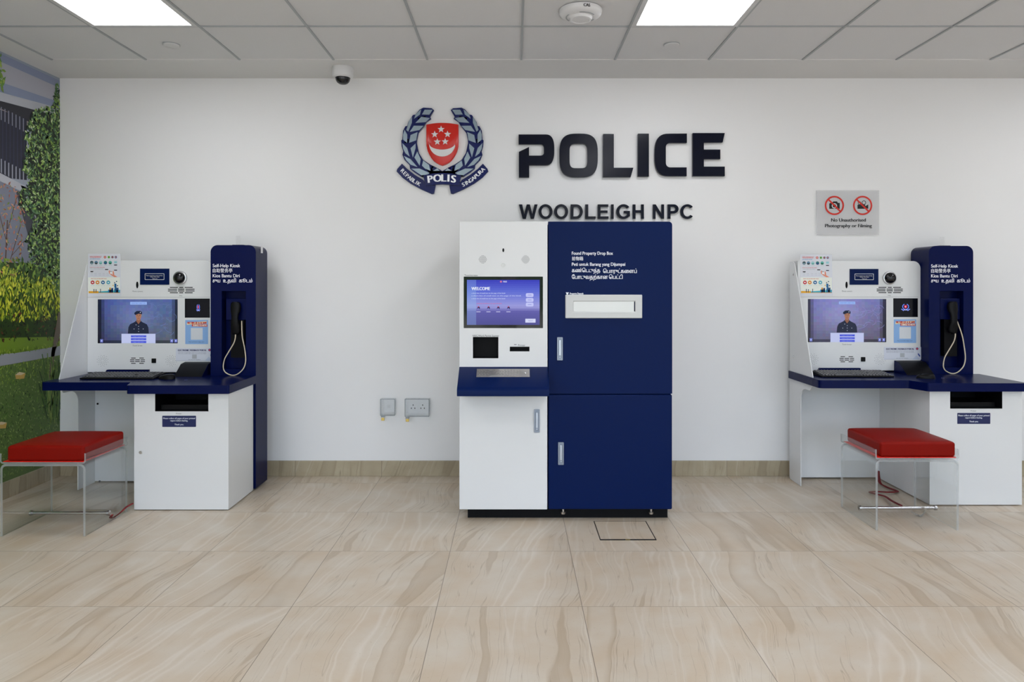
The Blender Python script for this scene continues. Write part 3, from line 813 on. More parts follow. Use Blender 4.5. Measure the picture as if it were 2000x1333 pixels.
# ------------------------------------------------------------------ covered sockets with padlocks
dK = WY - 0.055
def socket(x0, x1, y0, y1, label, double):
    X0, X1, Z1, Z0 = PX(x0, dK), PX(x1, dK), PZ(y0, dK), PZ(y1, dK)
    t = thing('wall_socket', label, 'socket', ((X0 + X1) / 2, WY, Z0), 'sockets under clear covers')
    mb = MB(); mb.box(X0 + 0.01, X1 - 0.004, WY - 0.012, WY, Z0 + 0.012, Z1 - 0.006); obj('socket_plate', mb, 'plastic', t, bevel=0.003)
    pins = []
    if double:
        for q in (0.3, 0.7):
            xx = X0 + (X1 - X0) * q
            for du, dv in ((-0.012, -0.01), (0.012, -0.01), (0, 0.012)): pins.append(MB().box(xx + du - 0.003, xx + du + 0.003, WY - 0.0135, WY - 0.011, (Z0 + Z1) / 2 + dv - 0.005, (Z0 + Z1) / 2 + dv + 0.004))
    else: pins.append(MB().box((X0 + X1) / 2 - 0.011, (X0 + X1) / 2 + 0.012, WY - 0.0135, WY - 0.011, (Z0 + Z1) / 2 - 0.012, (Z0 + Z1) / 2 + 0.010))
    for p_ in pins: obj('pin_hole' if double else 'outlet', p_, 'black' if double else 'frame', t)
    mb = MB(); th = 0.003
    mb.box(X0, X1, WY - 0.058, WY - 0.055, Z0, Z1); mb.box(X0, X0 + th, WY - 0.055, WY, Z0, Z1); mb.box(X1 - th, X1, WY - 0.055, WY, Z0, Z1)
    mb.box(X0 + th, X1 - th, WY - 0.055, WY, Z1 - th, Z1); mb.box(X0 + th, X1 - th, WY - 0.055, WY, Z0, Z0 + th)
    obj('clear_cover', mb, 'cover', t)
    mb = MB()
    for (a, b) in (((X0, Z0), (X1, Z0)), ((X0, Z1), (X1, Z1)), ((X0, Z0), (X0, Z1)), ((X1, Z0), (X1, Z1))):
        mb.tube([(a[0], WY - 0.057, a[1]), (b[0], WY - 0.057, b[1])], 0.0022, 6)
    mb.box(X0 + 0.004, X0 + 0.03, WY - 0.06, WY - 0.05, Z0 - 0.012, Z0)
    obj('cover_rim', mb, 'coveredge', t)
    return X0 + 0.017, Z0
for k, (a, lab, dbl, plab) in enumerate((((743, 771, 780, 812), 'single wall outlet under a small clear locked cover', False, 'small brass padlock hanging under the single outlet cover'), ((791, 838, 780, 814), 'double wall socket under a wider clear locked cover, nearer the blue kiosk', True, 'small brass padlock hanging under the double socket cover'))):
    px_, pz_ = socket(*a, lab, dbl)
    t = thing('padlock', plab, 'padlock', (px_, WY - 0.055, pz_ - 0.036), 'brass padlocks')
    mb = MB(); mb.box(px_ - 0.011, px_ + 0.011, WY - 0.06, WY - 0.05, pz_ - 0.036, pz_ - 0.016); obj('lock_body', mb, 'brass', t, bevel=0.002)
    mb = MB(); mb.tube([(px_ - 0.007, WY - 0.055, pz_ - 0.017), (px_ - 0.007, WY - 0.055, pz_ - 0.008)] + [(px_ + 0.007 * math.cos(R(a_)), WY - 0.055, pz_ - 0.008 + 0.007 * math.sin(R(a_))) for a_ in range(160, 10, -20)] + [(px_ + 0.007, WY - 0.055, pz_ - 0.017)], 0.0018, 8, up=Vector((0, 1, 0))); obj('shackle', mb, 'chrome', t)

# ------------------------------------------------------------------ central drop box kiosk
D0 = 3.925
KX0, KXM, KX1 = PX(897, D0), PX(1070, D0), PX(1313, D0); KZ0, KZ1 = PZ(996, D0), PZ(433, D0); KB = 4.70
t = thing('drop_box_kiosk', 'white and navy found property drop box kiosk standing in the centre', 'kiosk', ((KX0 + KX1) / 2, 4.3, 0))
q = lambda x0, x1, y0, y1: rrect(PX(x0, D0), PX(x1, D0), PZ(y1, D0), PZ(y0, D0))
mb = MB(); mb.slab(rrect(KX0, KXM - 0.002, PZ(775, D0), KZ1), [(q(906, 1060, 541, 641), 0.006, 1), (q(924, 973, 659, 700), 0.05, 1), (q(996, 1034, 678, 686.5), 0.03, 1)], 0.0, -(KB - D0), FR(D0)); obj('terminal_housing', mb, ['white', 'gap'], t, bevel=0.016, seg=4)
mb = MB(); mb.box(KX0, KXM - 0.002, D0 + 0.02, KB, KZ0, PZ(775, D0)); obj('terminal_base', mb, 'white', t, bevel=0.003)
dr = obj('door', MB().box(KX0, KXM - 0.003, D0, D0 + 0.019, KZ0, PZ(774, D0)), 'white', t, bevel=0.004); 
mb = MB(); mb.box(KXM + 0.002, KX1, D0 + 0.02, KB, KZ0, KZ1 - 0.001); obj('locker_housing', mb, 'navy', t, bevel=0.016, seg=4)
mb = MB(); mb.slab(rrect(KXM + 0.003, KX1, PZ(769.5, D0), KZ1, 0.02, 5, 'c'), [(q(1118, 1242, 588, 611), 0.014, 0)], 0.0, -0.045, FR(D0)); d1 = obj('door', mb, 'navy', t, bevel=0.014, seg=4)
mb = MB(); mb.box(KXM + 0.003, KX1, D0, D0 + 0.019, KZ0, PZ(771.5, D0)); d2 = obj('door', mb, 'navy', t, bevel=0.008)
d1['label'] = 'tall navy upper door with white lettering'; d2['label'] = 'navy lower door'; dr['label'] = 'white lower door'
mb = MB()
obj('shadow_plinth', MB().box(-0.262, 0.880, 3.985, KB - 0.02, 0.0, KZ0 - 0.0005), 'gap', t)  # dark base whose black also stands in for the shadow under the kiosk
for x in (PX(1100, 3.96), PX(1272, 3.96)):
    for y in (3.965,):
        m2 = MB().lathe((x, y, 0.028), [(0.011, 0), (0.013, 0.006), (0.013, 0.012), (0.006, 0.014), (0.006, KZ0 - 0.0285)], 20); obj('foot', m2, 'steel', t, smooth=True)
# handles
def khandle(x0, x1, y0, y1, par):
    X0, X1, Z1, Z0 = PX(x0, D0), PX(x1, D0), PZ(y0, D0), PZ(y1, D0)
    mb = MB(); mb.slab(rrect(X0, X1, Z0, Z1, 0.003), [(rrect(X0 + 0.007, X1 - 0.007, Z0 + 0.012, Z1 - 0.01), 0.004, 0)], 0.007, 0.0, FR(D0)); h = obj('handle', mb, 'handle_rim', par, bevel=0.001, seg=2)
    mb = MB(); mb.box(X0 + 0.010, X1 - 0.010, D0 - 0.010, D0 - 0.003, Z0 + 0.026, Z1 - 0.016); mb.lathe(((X0 + X1) / 2, D0 - 0.003, Z0 + 0.018), [(0.004, 0), (0.004, 0.006)], 14, axis='Y'); obj('lever', mb, 'handle', h, bevel=0.0015, seg=2)
khandle(1088, 1099, 659, 704, d1); khandle(1090, 1101, 864, 908, d2); khandle(1043, 1054, 800, 845, dr)
# deposit slot
mb = MB(); mb.slab(q(1104, 1254, 576, 622), [(q(1120, 1240, 589, 609), None, 0)], 0.010, 0.0, FR(D0)); fr_ = obj('deposit_frame', mb, 'offwhite', d1, bevel=0.005, seg=3)
mb = MB(); mb.box(PX(1119, D0), PX(1238.5, D0), D0 + 0.002, D0 + 0.010, PZ(610, D0), PZ(588.5, D0)); obj('deposit_flap', mb, 'steel', d1)
P = Print(pxframe(D0), w0=0.0004)
W_ = (240, 243, 250)
ptext(P, 'Found Property Drop Box', 1117, 1197, 498, 6.2, W_, 0.17); ptext(P, '拾物箱', 1117, 1139, 508.5, 5.8, W_, 0.1); ptext(P, 'Peti untuk Barang yang Dijumpai', 1117, 1221, 519.5, 6.2, W_, 0.17)
ptext(P, 'கண்\u0bc6டடுத்த', 1117, 1172, 532, 7.2, W_, 0.16); ptext(P, '\u0bc6பாருட்க\u0bc8ளப்', 1178, 1243.5, 533.5, 7.2, W_, 0.16); ptext(P, '\u0bc7பாடுவதற்கான', 1117, 1187, 545, 7.2, W_, 0.16); ptext(P, '\u0bc6பட்டி', 1189.5, 1216, 545, 7.2, W_, 0.16)
ptext(P, 'Property Deposit', 1113, 1139.5, 575.5, 3.6, W_, 0.15); P.poly([(1105, 571.5), (1111, 571.5), (1109, 575.8), (1107, 575.8)], W_)
P.build('lettering', 'decal', d1)
P = Print(pxframe(D0), w0=0.0004)
B_ = (50, 52, 58)
ptext(P, 'Touchscreen', 907, 933, 539.8, 3.4, B_); ptext(P, 'NRIC/Work Permit Scanner', 923, 975, 658.0, 3.6, B_); ptext(P, 'Printer', 1012, 1026, 676.6, 3.6, B_); P.rect(1004, 1009, 673, 674, B_)
for cx in (943, 1026.5):
    for i in range(-4, 5):
        for j in range(-4, 5):
            x, y = cx + i * 1.9 + (0.95 if j % 2 else 0), 507 + j * 1.8
            if math.hypot(x - cx, y - 507) < 8: P.disc(x, y, 0.55, (70, 72, 76), n=8)
P.build('printed_markings', 'decal', t)
mb = MB(); mb.slab([(PX(983 + 1.9 * math.cos(R(a)), D0), PZ(489 + 3.8 * math.sin(R(a)), D0)) for a in range(0, 360, 20)], [], 0.001, -0.002, FR(D0)); obj('camera_window', mb, 'black', t)
mb = MB(); mb.lathe((PX(983, D0), D0, PZ(518, D0)), [(0.011, 0), (0.011, 0.003), (0.007, 0.003), (0.0065, 0.001), (0.003, 0.001)], 24, axis='Y'); obj('lock', mb, 'steel', t, smooth=True)
# touchscreen
P = Print(pxframe(D0), w0=0.0008, eps=0.0002)
N_ = 22
for i in range(N_):
    a = i / (N_ - 1)
    def lp(c0, c1, k): return tuple(c0[j] + (c1[j] - c0[j]) * k for j in range(3))
    stops = [(0, (62, 66, 190)), (0.25, (96, 110, 214)), (0.6, (158, 158, 222)), (0.72, (96, 92, 170)), (1.0, (80, 80, 150))]
    for (p0, c0), (p1, c1) in zip(stops, stops[1:]):
        if p0 <= a <= p1: cc = lp(c0, c1, (a - p0) / (p1 - p0)); break
    y0 = 547 + 88 * i / N_; P.rect(912, 1054, y0, y0 + 88 / N_, cc, 0)
    P.rect(912, 930, y0, y0 + 88 / N_, lp(cc, (150, 190, 235), 0.35), 1)
ptext(P, 'WELCOME', 921, 957, 567, 6, (235, 240, 255), 0.35, 3)
for y, x1, cl in ((574, 987, (200, 210, 250)), (579, 1018, (200, 210, 250)), (584.5, 987, (200, 210, 250)), (594, 980, (200, 120, 170))): ptext(P, 'a short line of small text on the page of the kiosk', 921 if cl[0] != 200 or cl[1] != 120 else 931, x1, y, 2.0, cl, 0.1, 3)
for cx in (934.5, 954, 973, 993): P.poly([(cx - 3, 604), (cx - 1, 599), (cx + 2.6, 600), (cx + 3, 604.5), (cx, 602)], (40, 36, 90), 3); P.disc(cx, 599.5, 1.2, (190, 60, 90), 4, 8); P.rect(cx - 4, cx + 4, 609, 610, (220, 220, 250), 3)
for y in (577, 586.5, 595.5): P.rect(1027, 1042, y - 4, y + 3.6, (196, 200, 250), 3, 2.5); P.rect(1031, 1038, y - 0.6, y + 0.2, (120, 124, 210), 4)
P.rect(1026, 1046, 623, 630.5, (216, 220, 250), 3, 0.5); ptext(P, 'NEXT', 1032, 1041, 628, 2.2, (100, 104, 190), 0, 4)
P.disc(978.5, 550.5, 2, (220, 120, 150), 3, 10); ptext(P, 'POLICE', 983, 990, 551.8, 2.6, (230, 235, 255), 0.1, 3)
mb = MB(); mb.slab(q(906, 1060, 541, 641), [], 0.0, -0.005, FR(D0)); bz = obj('screen_bezel', mb, M['dome'], t)
P.build('display', 'screen', t)
# keyboard tray
TR = 3.755
prof = [(D0 + 0.03, PZ(717, D0)), (D0, PZ(717, D0)), (TR + 0.045, 0.793), (TR + 0.018, 0.780), (TR + 0.004, 0.770), (TR, 0.756), (TR, 0.730), (D0 + 0.03, 0.730)]
mb = MB(); mb.slab(prof, [], KX0 - 0.0, KXM, lambda u, v, w_: (w_, u, v)); obj('keyboard_tray', mb, 'navy', t, bevel=0.003)
kb = thing('x', 'x', 'x', (0, 0, 0)); bpy.data.objects.remove(kb)
a_ = Vector((D0, PZ(717, D0))); b_ = Vector((TR + 0.045, 0.793)); dv = (b_ - a_); ln = dv.length; dv.normalize(); nv = Vector((-dv.y, dv.x)); nv = nv if nv.y > 0 else -nv
def TF(u, s_, w_): p = a_ + dv * s_ + nv * w_; return (u, p.x, p.y)
kx0, kx1 = PX(931, 3.88), PX(1034.5, 3.88)
mb = MB(); mb.slab(rrect(kx0, kx1, 0.022, 0.092), [], 0.003, -0.002, TF); kp = obj('keypad', mb, 'steel', t, bevel=0.0008, seg=1)
mb = MB()
for r_ in range(5):
    for k in range(15):
        u = kx0 + 0.012 + k * 0.0163 + (r_ % 2) * 0.004; s_ = 0.031 + r_ * 0.0125
        if r_ == 4 and 4 <= k <= 8:
            if k == 4: mb.slab(rrect(u - 0.005, u + 0.07, s_ - 0.004, s_ + 0.004), [], 0.0052, 0.003, TF)
            continue
        mb.slab(circ(u, s_, 0.0052, 10), [], 0.0052, 0.003, TF)
obj('keys', mb, 'steel', kp)
mb = MB()
vs = []; ub, sb = kx1 - 0.024, 0.062
for i in range(5):
    for k in range(14):
        a1 = R(i * 22); vs.append(TF(ub + 0.008 * math.cos(a1) * math.cos(2 * PI * k / 14), sb + 0.008 * math.cos(a1) * math.sin(2 * PI * k / 14), 0.003 + 0.008 * math.sin(a1)))
mb.add(vs, [(i * 14 + k, i * 14 + (k + 1) % 14, (i + 1) * 14 + (k + 1) % 14, (i + 1) * 14 + k) for i in range(4) for k in range(14)] + [tuple(4 * 14 + k for k in range(14))])
obj('trackball', mb, 'chrome', kp, smooth=True)

# floor box in front of it
x0, y0 = FL(1172, 1056); x1, _ = FL(1282.5, 1056); y1 = FL(1163, 1019)[1]
t = thing('floor_box', 'square tile-topped floor box lid with dark rim before the centre kiosk', 'floor box', ((x0 + x1) / 2, (y0 + y1) / 2, 0))
mb = MB(); mb.slab(rrect(x0, x1, y0, y1), [(rrect(x0 + 0.004, x1 - 0.004, y0 + 0.012, y1 - 0.003), None, 0)], 0.0015, -0.001, lambda u, v, w_: (u, v, w_)); obj('rim', mb, 'black', t)
mb = MB(); mb.box((x0 + x1) / 2 - 0.014, (x0 + x1) / 2 + 0.01, y0 + 0.001, y0 + 0.011, 0.0, 0.0026); obj('lift_tab', mb, 'brass', t)
mb = MB(); mb.box(x0 + 0.005, x1 - 0.005, y0 + 0.013, y1 - 0.004, -0.001, 0.0012); obj('lid', mb, 'floor', t)

# ------------------------------------------------------------------ self-help kiosks
PD = 4.60        # front of the white monitor panel
CD = 4.51        # front of the navy column
FD = 4.11        # front of the white cabinet
DZ0, DZ1 = 0.694, 0.744
root = thing('self_help_kiosk', 'white and navy self help kiosk at the left, beside the garden mural', 'kiosk', (-2.25, 4.4, 0), 'self help kiosks')
# side wing sheet
WXL = -2.815
def wing_poly():
    pts = [(4.685, 0.004), (4.505, 0.004), (4.505, 0.58)]
    pts += [(4.505 - 0.075 + 0.075 * math.cos(R(a)), 0.58 + 0.075 * math.sin(R(a))) for a in range(15, 91, 15)][::1]
    pts += [(4.36, 0.655), (4.325, 0.69), (4.32, 0.75), (4.605, 1.475), (4.63, 1.488), (4.685, 1.488)]
    return pts
mb = MB(); mb.slab(wing_poly(), [], WXL - 0.003, WXL + 0.003, lambda u, v, w_: (w_, u, v)); wg = obj('side_wing', mb, 'white', root, bevel=0.001, seg=1)
for (yy, zz) in ((4.62, 0.845), (4.62, 1.40)):
    m2 = MB().lathe((WXL - 0.003, yy, zz), [(0.006, -0.0035), (0.008, 0.0)], 14, axis='X'); obj('screw', m2, 'chrome', wg)
# back panel under the desk
mb = MB(); mb.box(WXL - 0.012, -2.205, 4.686, 4.700, 0.012, DZ0); bp_ = obj('back_panel', mb, 'white', root)
for (x, y) in ((188, 790), (192, 942)):
    m2 = MB().lathe((PX(x, 4.67), 4.686, PZ(y, 4.67)), [(0.007, 0.0), (0.006, 0.003)], 12, axis='Y'); obj('screw', m2, 'black', bp_)
# cabinet
cz = 0.006
mb = MB(); mb.slab(rrect(-2.236, -1.680, cz, DZ0 - 0.001), [(rrect(PX(303, FD), PX(407, FD), PZ(804, FD), DZ0 - 0.012), 0.30, 1)], 0.0, -0.022, FR(FD)) if False else None
op = rrect(PX(303, FD), PX(407, FD), PZ(804, FD), DZ0 - 0.004)
mb = MB(); mb.slab(rrect(-2.236, -1.680, cz, DZ0 - 0.001), [(op, 0.25, 1)], 0.0, -0.39, FR(FD)); cab = obj('cabinet', mb, ['white', 'gap'], root)
mb = MB(); mb.box(-2.236, -1.964, FD + 0.391, 4.685, cz, DZ0 - 0.001); obj('rear_cabinet', mb, 'white', root)
mb = MB(); mb.box(PX(303, FD) + 0.01, PX(407, FD) - 0.01, FD + 0.05, FD + 0.24, PZ(804, FD) + 0.001, PZ(804, FD) + 0.03); obj('printer_tray', mb, 'black', cab)
mb = MB(); mb.lathe((PX(275, FD), FD, PZ(884, FD)), [(0.0095, 0), (0.0095, 0.003), (0.006, 0.004), (0.003, 0.0035)], 20, axis='Y'); obj('lock', mb, 'steel', cab, smooth=True)
P = Print(pxframe(FD), w0=0.0006)
ptext(P, 'Printer', 344, 355, 809.8, 2.8, (90, 92, 98), 0)
P.rect(317, 383, 812.5, 834.5, (24, 34, 84), 0, 1.2)
ptext(P, 'Please collect all pages of your printed', 319, 381, 819, 3.0, (220, 224, 235), 0.12, 1); ptext(P, 'report before leaving.', 333, 367, 823.5, 3.0, (220, 224, 235), 0.12, 1); ptext(P, 'Thank you.', 341, 359, 831, 3.0, (220, 224, 235), 0.12, 1)
P.build('notice', 'decal', cab)
# desk
def fillet(pts, rad, n=6):
    o = []
    for i, p in enumerate(pts):
        r = rad.get(i, 0)
        if not r: o.append(p); continue
        a, b, c_ = Vector(pts[i - 1]), Vector(p), Vector(pts[(i + 1) % len(pts)])
        u, v = (a - b).normalized(), (c_ - b).normalized(); th = u.angle(v); tl = r / math.tan(th / 2)
        p0, p1 = b + u * tl, b + v * tl
        for k in range(n + 1):
            q_ = k / n; o.append(tuple((1 - q_) ** 2 * p0 + 2 * q_ * (1 - q_) * b + q_ * q_ * p1))
    return o
desk = fillet([(-2.852, 4.20), (-2.305, 4.20), (-2.258, 4.07), (-1.662, 4.07), (-1.664, 4.508), (-1.965, 4.508), (-1.965, 4.685), (-2.852, 4.685)], {0: 0.03, 1: 0.02, 2: 0.02, 3: 0.012})
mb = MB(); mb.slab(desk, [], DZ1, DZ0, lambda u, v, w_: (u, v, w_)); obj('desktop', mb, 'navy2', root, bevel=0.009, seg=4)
# monitor panel with rounded top right corner
pz0 = 0.756
oc = rrect(-2.81, -1.985, pz0, 1.492, 0.05, 6, 'c')
qq = lambda x0, x1, y0, y1, r=0: rrect(PX(x0, PD), PX(x1, PD), PZ(y1, PD), PZ(y0, PD), r)
slots = []
def gslots(cx, cy, half, rows, pitch, hh, rc, gap):
    o = []
    for k in range(rows):
        y = cy + (k - (rows - 1) / 2) * pitch; ext = half if 0 < k < rows - 1 else half * 0.86
        rr = math.sqrt(max((rc + gap) ** 2 - (y - cy) ** 2, 0)); ri = math.sqrt(max((rc) ** 2 - (y - cy) ** 2, 0)) - 0.3
        for a, b in ((cx - ext, cx - rr), (cx + rr, cx + ext)):
            o.append([(a, y - hh), (b, y - hh), (b, y + hh), (a, y + hh)])
        if ri > 2: o.append([(cx - ri, y - hh), (cx + ri, y - hh), (cx + ri, y + hh), (cx - ri, y + hh)])
    return o
G = gslots(354, 567, 26, 4, 3.5, 0.85, 6.8, 1.6) + gslots(268.5, 705, 14.5, 4, 3.4, 0.75, 5.2, 1.0)
holes = [(qq(191, 347, 585, 671), 0.006, 1), (qq(361, 410, 583.5, 621), 0.006, 1), ([(PX(268 + 2.3 * math.cos(R(a)), PD), PZ(557 + 6.8 * math.sin(R(a)), PD)) for a in range(0, 360, 24)], 0.006, 1)]
holes += [([(PX(x, PD), PZ(y, PD)) for x, y in s_], 0.005, 1) for s_ in G]
mb = MB(); mb.slab(oc, holes, 0.0, -0.085, FR(PD)); pan = obj('monitor_panel', mb, ['white', 'gap'], root)
# rounded rear hood behind the panel front
# side details
P = Print(pxframe(PD), w0=0.0005)
for cx in (200.5, 334.5):
    for k in range(12):
        for j, rr in enumerate((3.2, 5.6, 8.2, 10.8)):
            if j == 0 and k % 2: continue
            a = 2 * PI * (k + 0.5 * (j % 2)) / 12; P.disc(cx + rr * math.cos(a), 705 + rr * math.sin(a), 0.5, (60, 62, 66), n=7)
ptext(P, 'Photo camera', 259, 279, 570.5, 2.4, (90, 92, 96)); ptext(P, 'Touch Screen', 259, 278, 676.6, 2.6, (80, 82, 86)); ptext(P, 'Mic', 350.5, 356.5, 579, 2.0, (90, 92, 96))
P.build('printed_markings', 'decal', pan)
# lid seam above the screens
P = Print(pxframe(PD), w0=0.0004); P.rect(171, 411, 580.6, 581.2, (150, 152, 156)); P.build('seam', 'decal', pan)
# navy instruction plate
mb = MB(); mb.slab(qq(274, 331, 525, 556.5), [], 0.004, 0.0, FR(PD)); pl = obj('instruction_plate', mb, 'navy', pan)
P = Print(pxframe(PD), w0=0.0044)
fx_ = (284, 321, 535, 546.5)
for a, b in (((284, 535), (321, 535)), ((321, 535), (321, 546.5)), ((321, 546.5), (284, 546.5)), ((284, 546.5), (284, 535))): P.line(a, b, 0.8, (220, 222, 228))
ptext(P, 'Please press here to start and then', 286.5, 318.5, 539.6, 2.0, (225, 226, 230)); ptext(P, 'follow the steps', 294, 312, 542, 1.8, (225, 226, 230)); ptext(P, 'Thank you', 298, 308, 545.3, 1.8, (225, 226, 230))
P.build('lettering', 'decal', pl)
# spherical camera
c = (PX(352.5, PD), PD, PZ(543, PD))
mb = MB(); mb.lathe(c, [(0.045, 0.0), (0.045, 0.004), (0.043, 0.014), (0.037, 0.016)], 36, axis='Y'); cm_ = obj('camera_ball', mb, 'chrome', pan, smooth=True)
mb = MB(); mb.lathe(c, [(0.038 * math.cos(R(a)), 0.014 + 0.030 * math.sin(R(a))) for a in range(0, 88, 8)], 32, axis='Y'); obj('lens_dome', mb, 'dome', cm_, smooth=True, angle=80)
# fingerprint button
mb = MB(); mb.slab(qq(296.5, 305, 700.5, 709.5, 0.003), [], 0.004, 0.0, FR(PD)); obj('sensor_button', mb, 'black', pan, bevel=0.001)
# cable cover and scanner wedge on the desk
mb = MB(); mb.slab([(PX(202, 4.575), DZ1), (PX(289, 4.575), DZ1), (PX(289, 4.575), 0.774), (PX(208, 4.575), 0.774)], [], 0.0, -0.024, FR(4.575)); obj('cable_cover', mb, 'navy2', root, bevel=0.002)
sx0, sx1 = -2.165, -1.985
mb = MB(); prof = [(4.44, DZ1), (4.535, PZ(711, 4.55)), (4.595, PZ(707, 4.6)), (4.599, DZ1)]
vs = [(sx0, a, b) for a, b in prof] + [(sx1, a, b) for a, b in prof]
mb.add(vs, [(0, 1, 2, 3), (4, 5, 6, 7), (0, 1, 5, 4), (1, 2, 6, 5), (2, 3, 7, 6), (0, 3, 7, 4)], [0, 0, 1, 1, 0, 0]); obj('document_scanner', mb, ['navy2', 'black'], root, bevel=0.002)
P = Print(lambda u, v, w_: (u, v, DZ1 + w_), w0=0.0004); P.ring(-2.02, 4.30, 0.006, 0.009, (120, 130, 180), n=16); P.text('CARD READER', -2.0, -1.93, 4.296, 0.008, (120, 110, 140)); P.build('desk_marking', 'decal', root)
# column with phone niche
ccol = rrect(-1.960, -1.667, 0.012, 1.589, 0.045, 7, 'cd')
ni = rrect(PX(433, CD), PX(480, CD), PZ(722, CD), PZ(569, CD))
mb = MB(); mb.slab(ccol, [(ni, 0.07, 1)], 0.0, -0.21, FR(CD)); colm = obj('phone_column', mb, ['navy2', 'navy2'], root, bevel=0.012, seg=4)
mb = MB(); mb.box(PX(438, CD), PX(478, CD), CD + 0.025, CD + 0.07, PZ(626, CD), PZ(584, CD)); obj('handset_cradle', mb, 'navy2', colm, bevel=0.004)
mb = MB(); mb.box(PX(447, CD), PX(473, CD), CD + 0.03, CD + 0.07, PZ(700, CD), PZ(626, CD)); obj('niche_lining', mb, 'gap', colm)
P = Print(pxframe(CD), w0=0.0005)
W_ = (240, 242, 250)
ptext(P, 'Self-Help Kiosk', 415.5, 469, 522.3, 6.3, W_, 0.13); ptext(P, '自助警务亭', 415.5, 454, 532.0, 6.0, W_, 0.08); ptext(P, 'Kios Bantu Diri', 415.5, 468, 542, 6.3, W_, 0.13)
ptext(P, 'சுய', 415.5, 430, 551.8, 6.6, W_, 0.16); ptext(P, 'உதவி', 436, 461, 551.8, 6.6, W_, 0.16); ptext(P, 'கூடம்', 467, 493, 551.8, 6.6, W_, 0.16)
P.build('lettering', 'decal', colm)
mb = MB(); mb.box(-1.667, -1.6662, 4.60, 4.635, PZ(495, 4.63), PZ(481, 4.63)); stk = obj('asset_sticker', mb, 'plastic', colm)
mb = MB(); mb.box(PX(456, 4.6), PX(478, 4.6), 4.58, 4.63, 1.589, 1.595); obj('stand_plate', mb, 'black', colm)
mb = MB(); mb.box(PX(461, 4.6), PX(469, 4.6), 4.600, 4.602, 1.595, 1.655); obj('clear_fin', mb, 'frost2', colm)
# dup for the right kiosk
OFF = (4.722, 0.09, 0)
left_only = []
right = dup_tree(root, OFF, 'white and navy self help kiosk at the right, under the photography sign')

for ch in right.children:
    k = ch.name.split('.')[0]
    ch.location.x += {'cabinet': 0.020, 'rear_cabinet': 0.020, 'phone_column': -0.022, 'side_wing': -0.013, 'desktop': 0.012}.get(k, 0)

# displays: flat pictures of light, one for each kiosk
def crest_print(P, cx, cy, s, sx=1.0, layer=0):
    bl = (110, 140, 255)
    for sg in (-1, 1):
        pts = [(cx + sg * sx * s * 0.78 * math.cos(R(a)), cy - s * 0.72 * math.sin(R(a)) - 0.1 * s) for a in range(-75, 66, 14)]
        for a, b in zip(pts, pts[1:]): P.line(a, b, s * 0.2 * (0.6 + 0.4 * sx), bl, layer)
        P.poly([(cx + sg * sx * s * 1.05, cy + s * 0.45), (cx + sg * sx * s * 1.2, cy + s * 0.6), (cx + sg * sx * s * 0.55, cy + s * 1.05), (cx + sg * sx * s * 0.4, cy + s * 0.8)], (130, 150, 250), layer)
    P.rect(cx - sx * s * 0.45, cx + sx * s * 0.45, cy + s * 0.6, cy + s * 0.85, (170, 185, 255), layer + 1)
    P.poly([(cx - sx * s * 0.36, cy - s * 0.5), (cx + sx * s * 0.36, cy - s * 0.5), (cx + sx * s * 0.36, cy + s * 0.1), (cx, cy + s * 0.42), (cx - sx * s * 0.36, cy + s * 0.1)], (214, 40, 80), layer)
    P.disc(cx - sx * s * 0.06, cy - s * 0.1, s * 0.18 * sx, (240, 190, 210), layer + 1, 10)


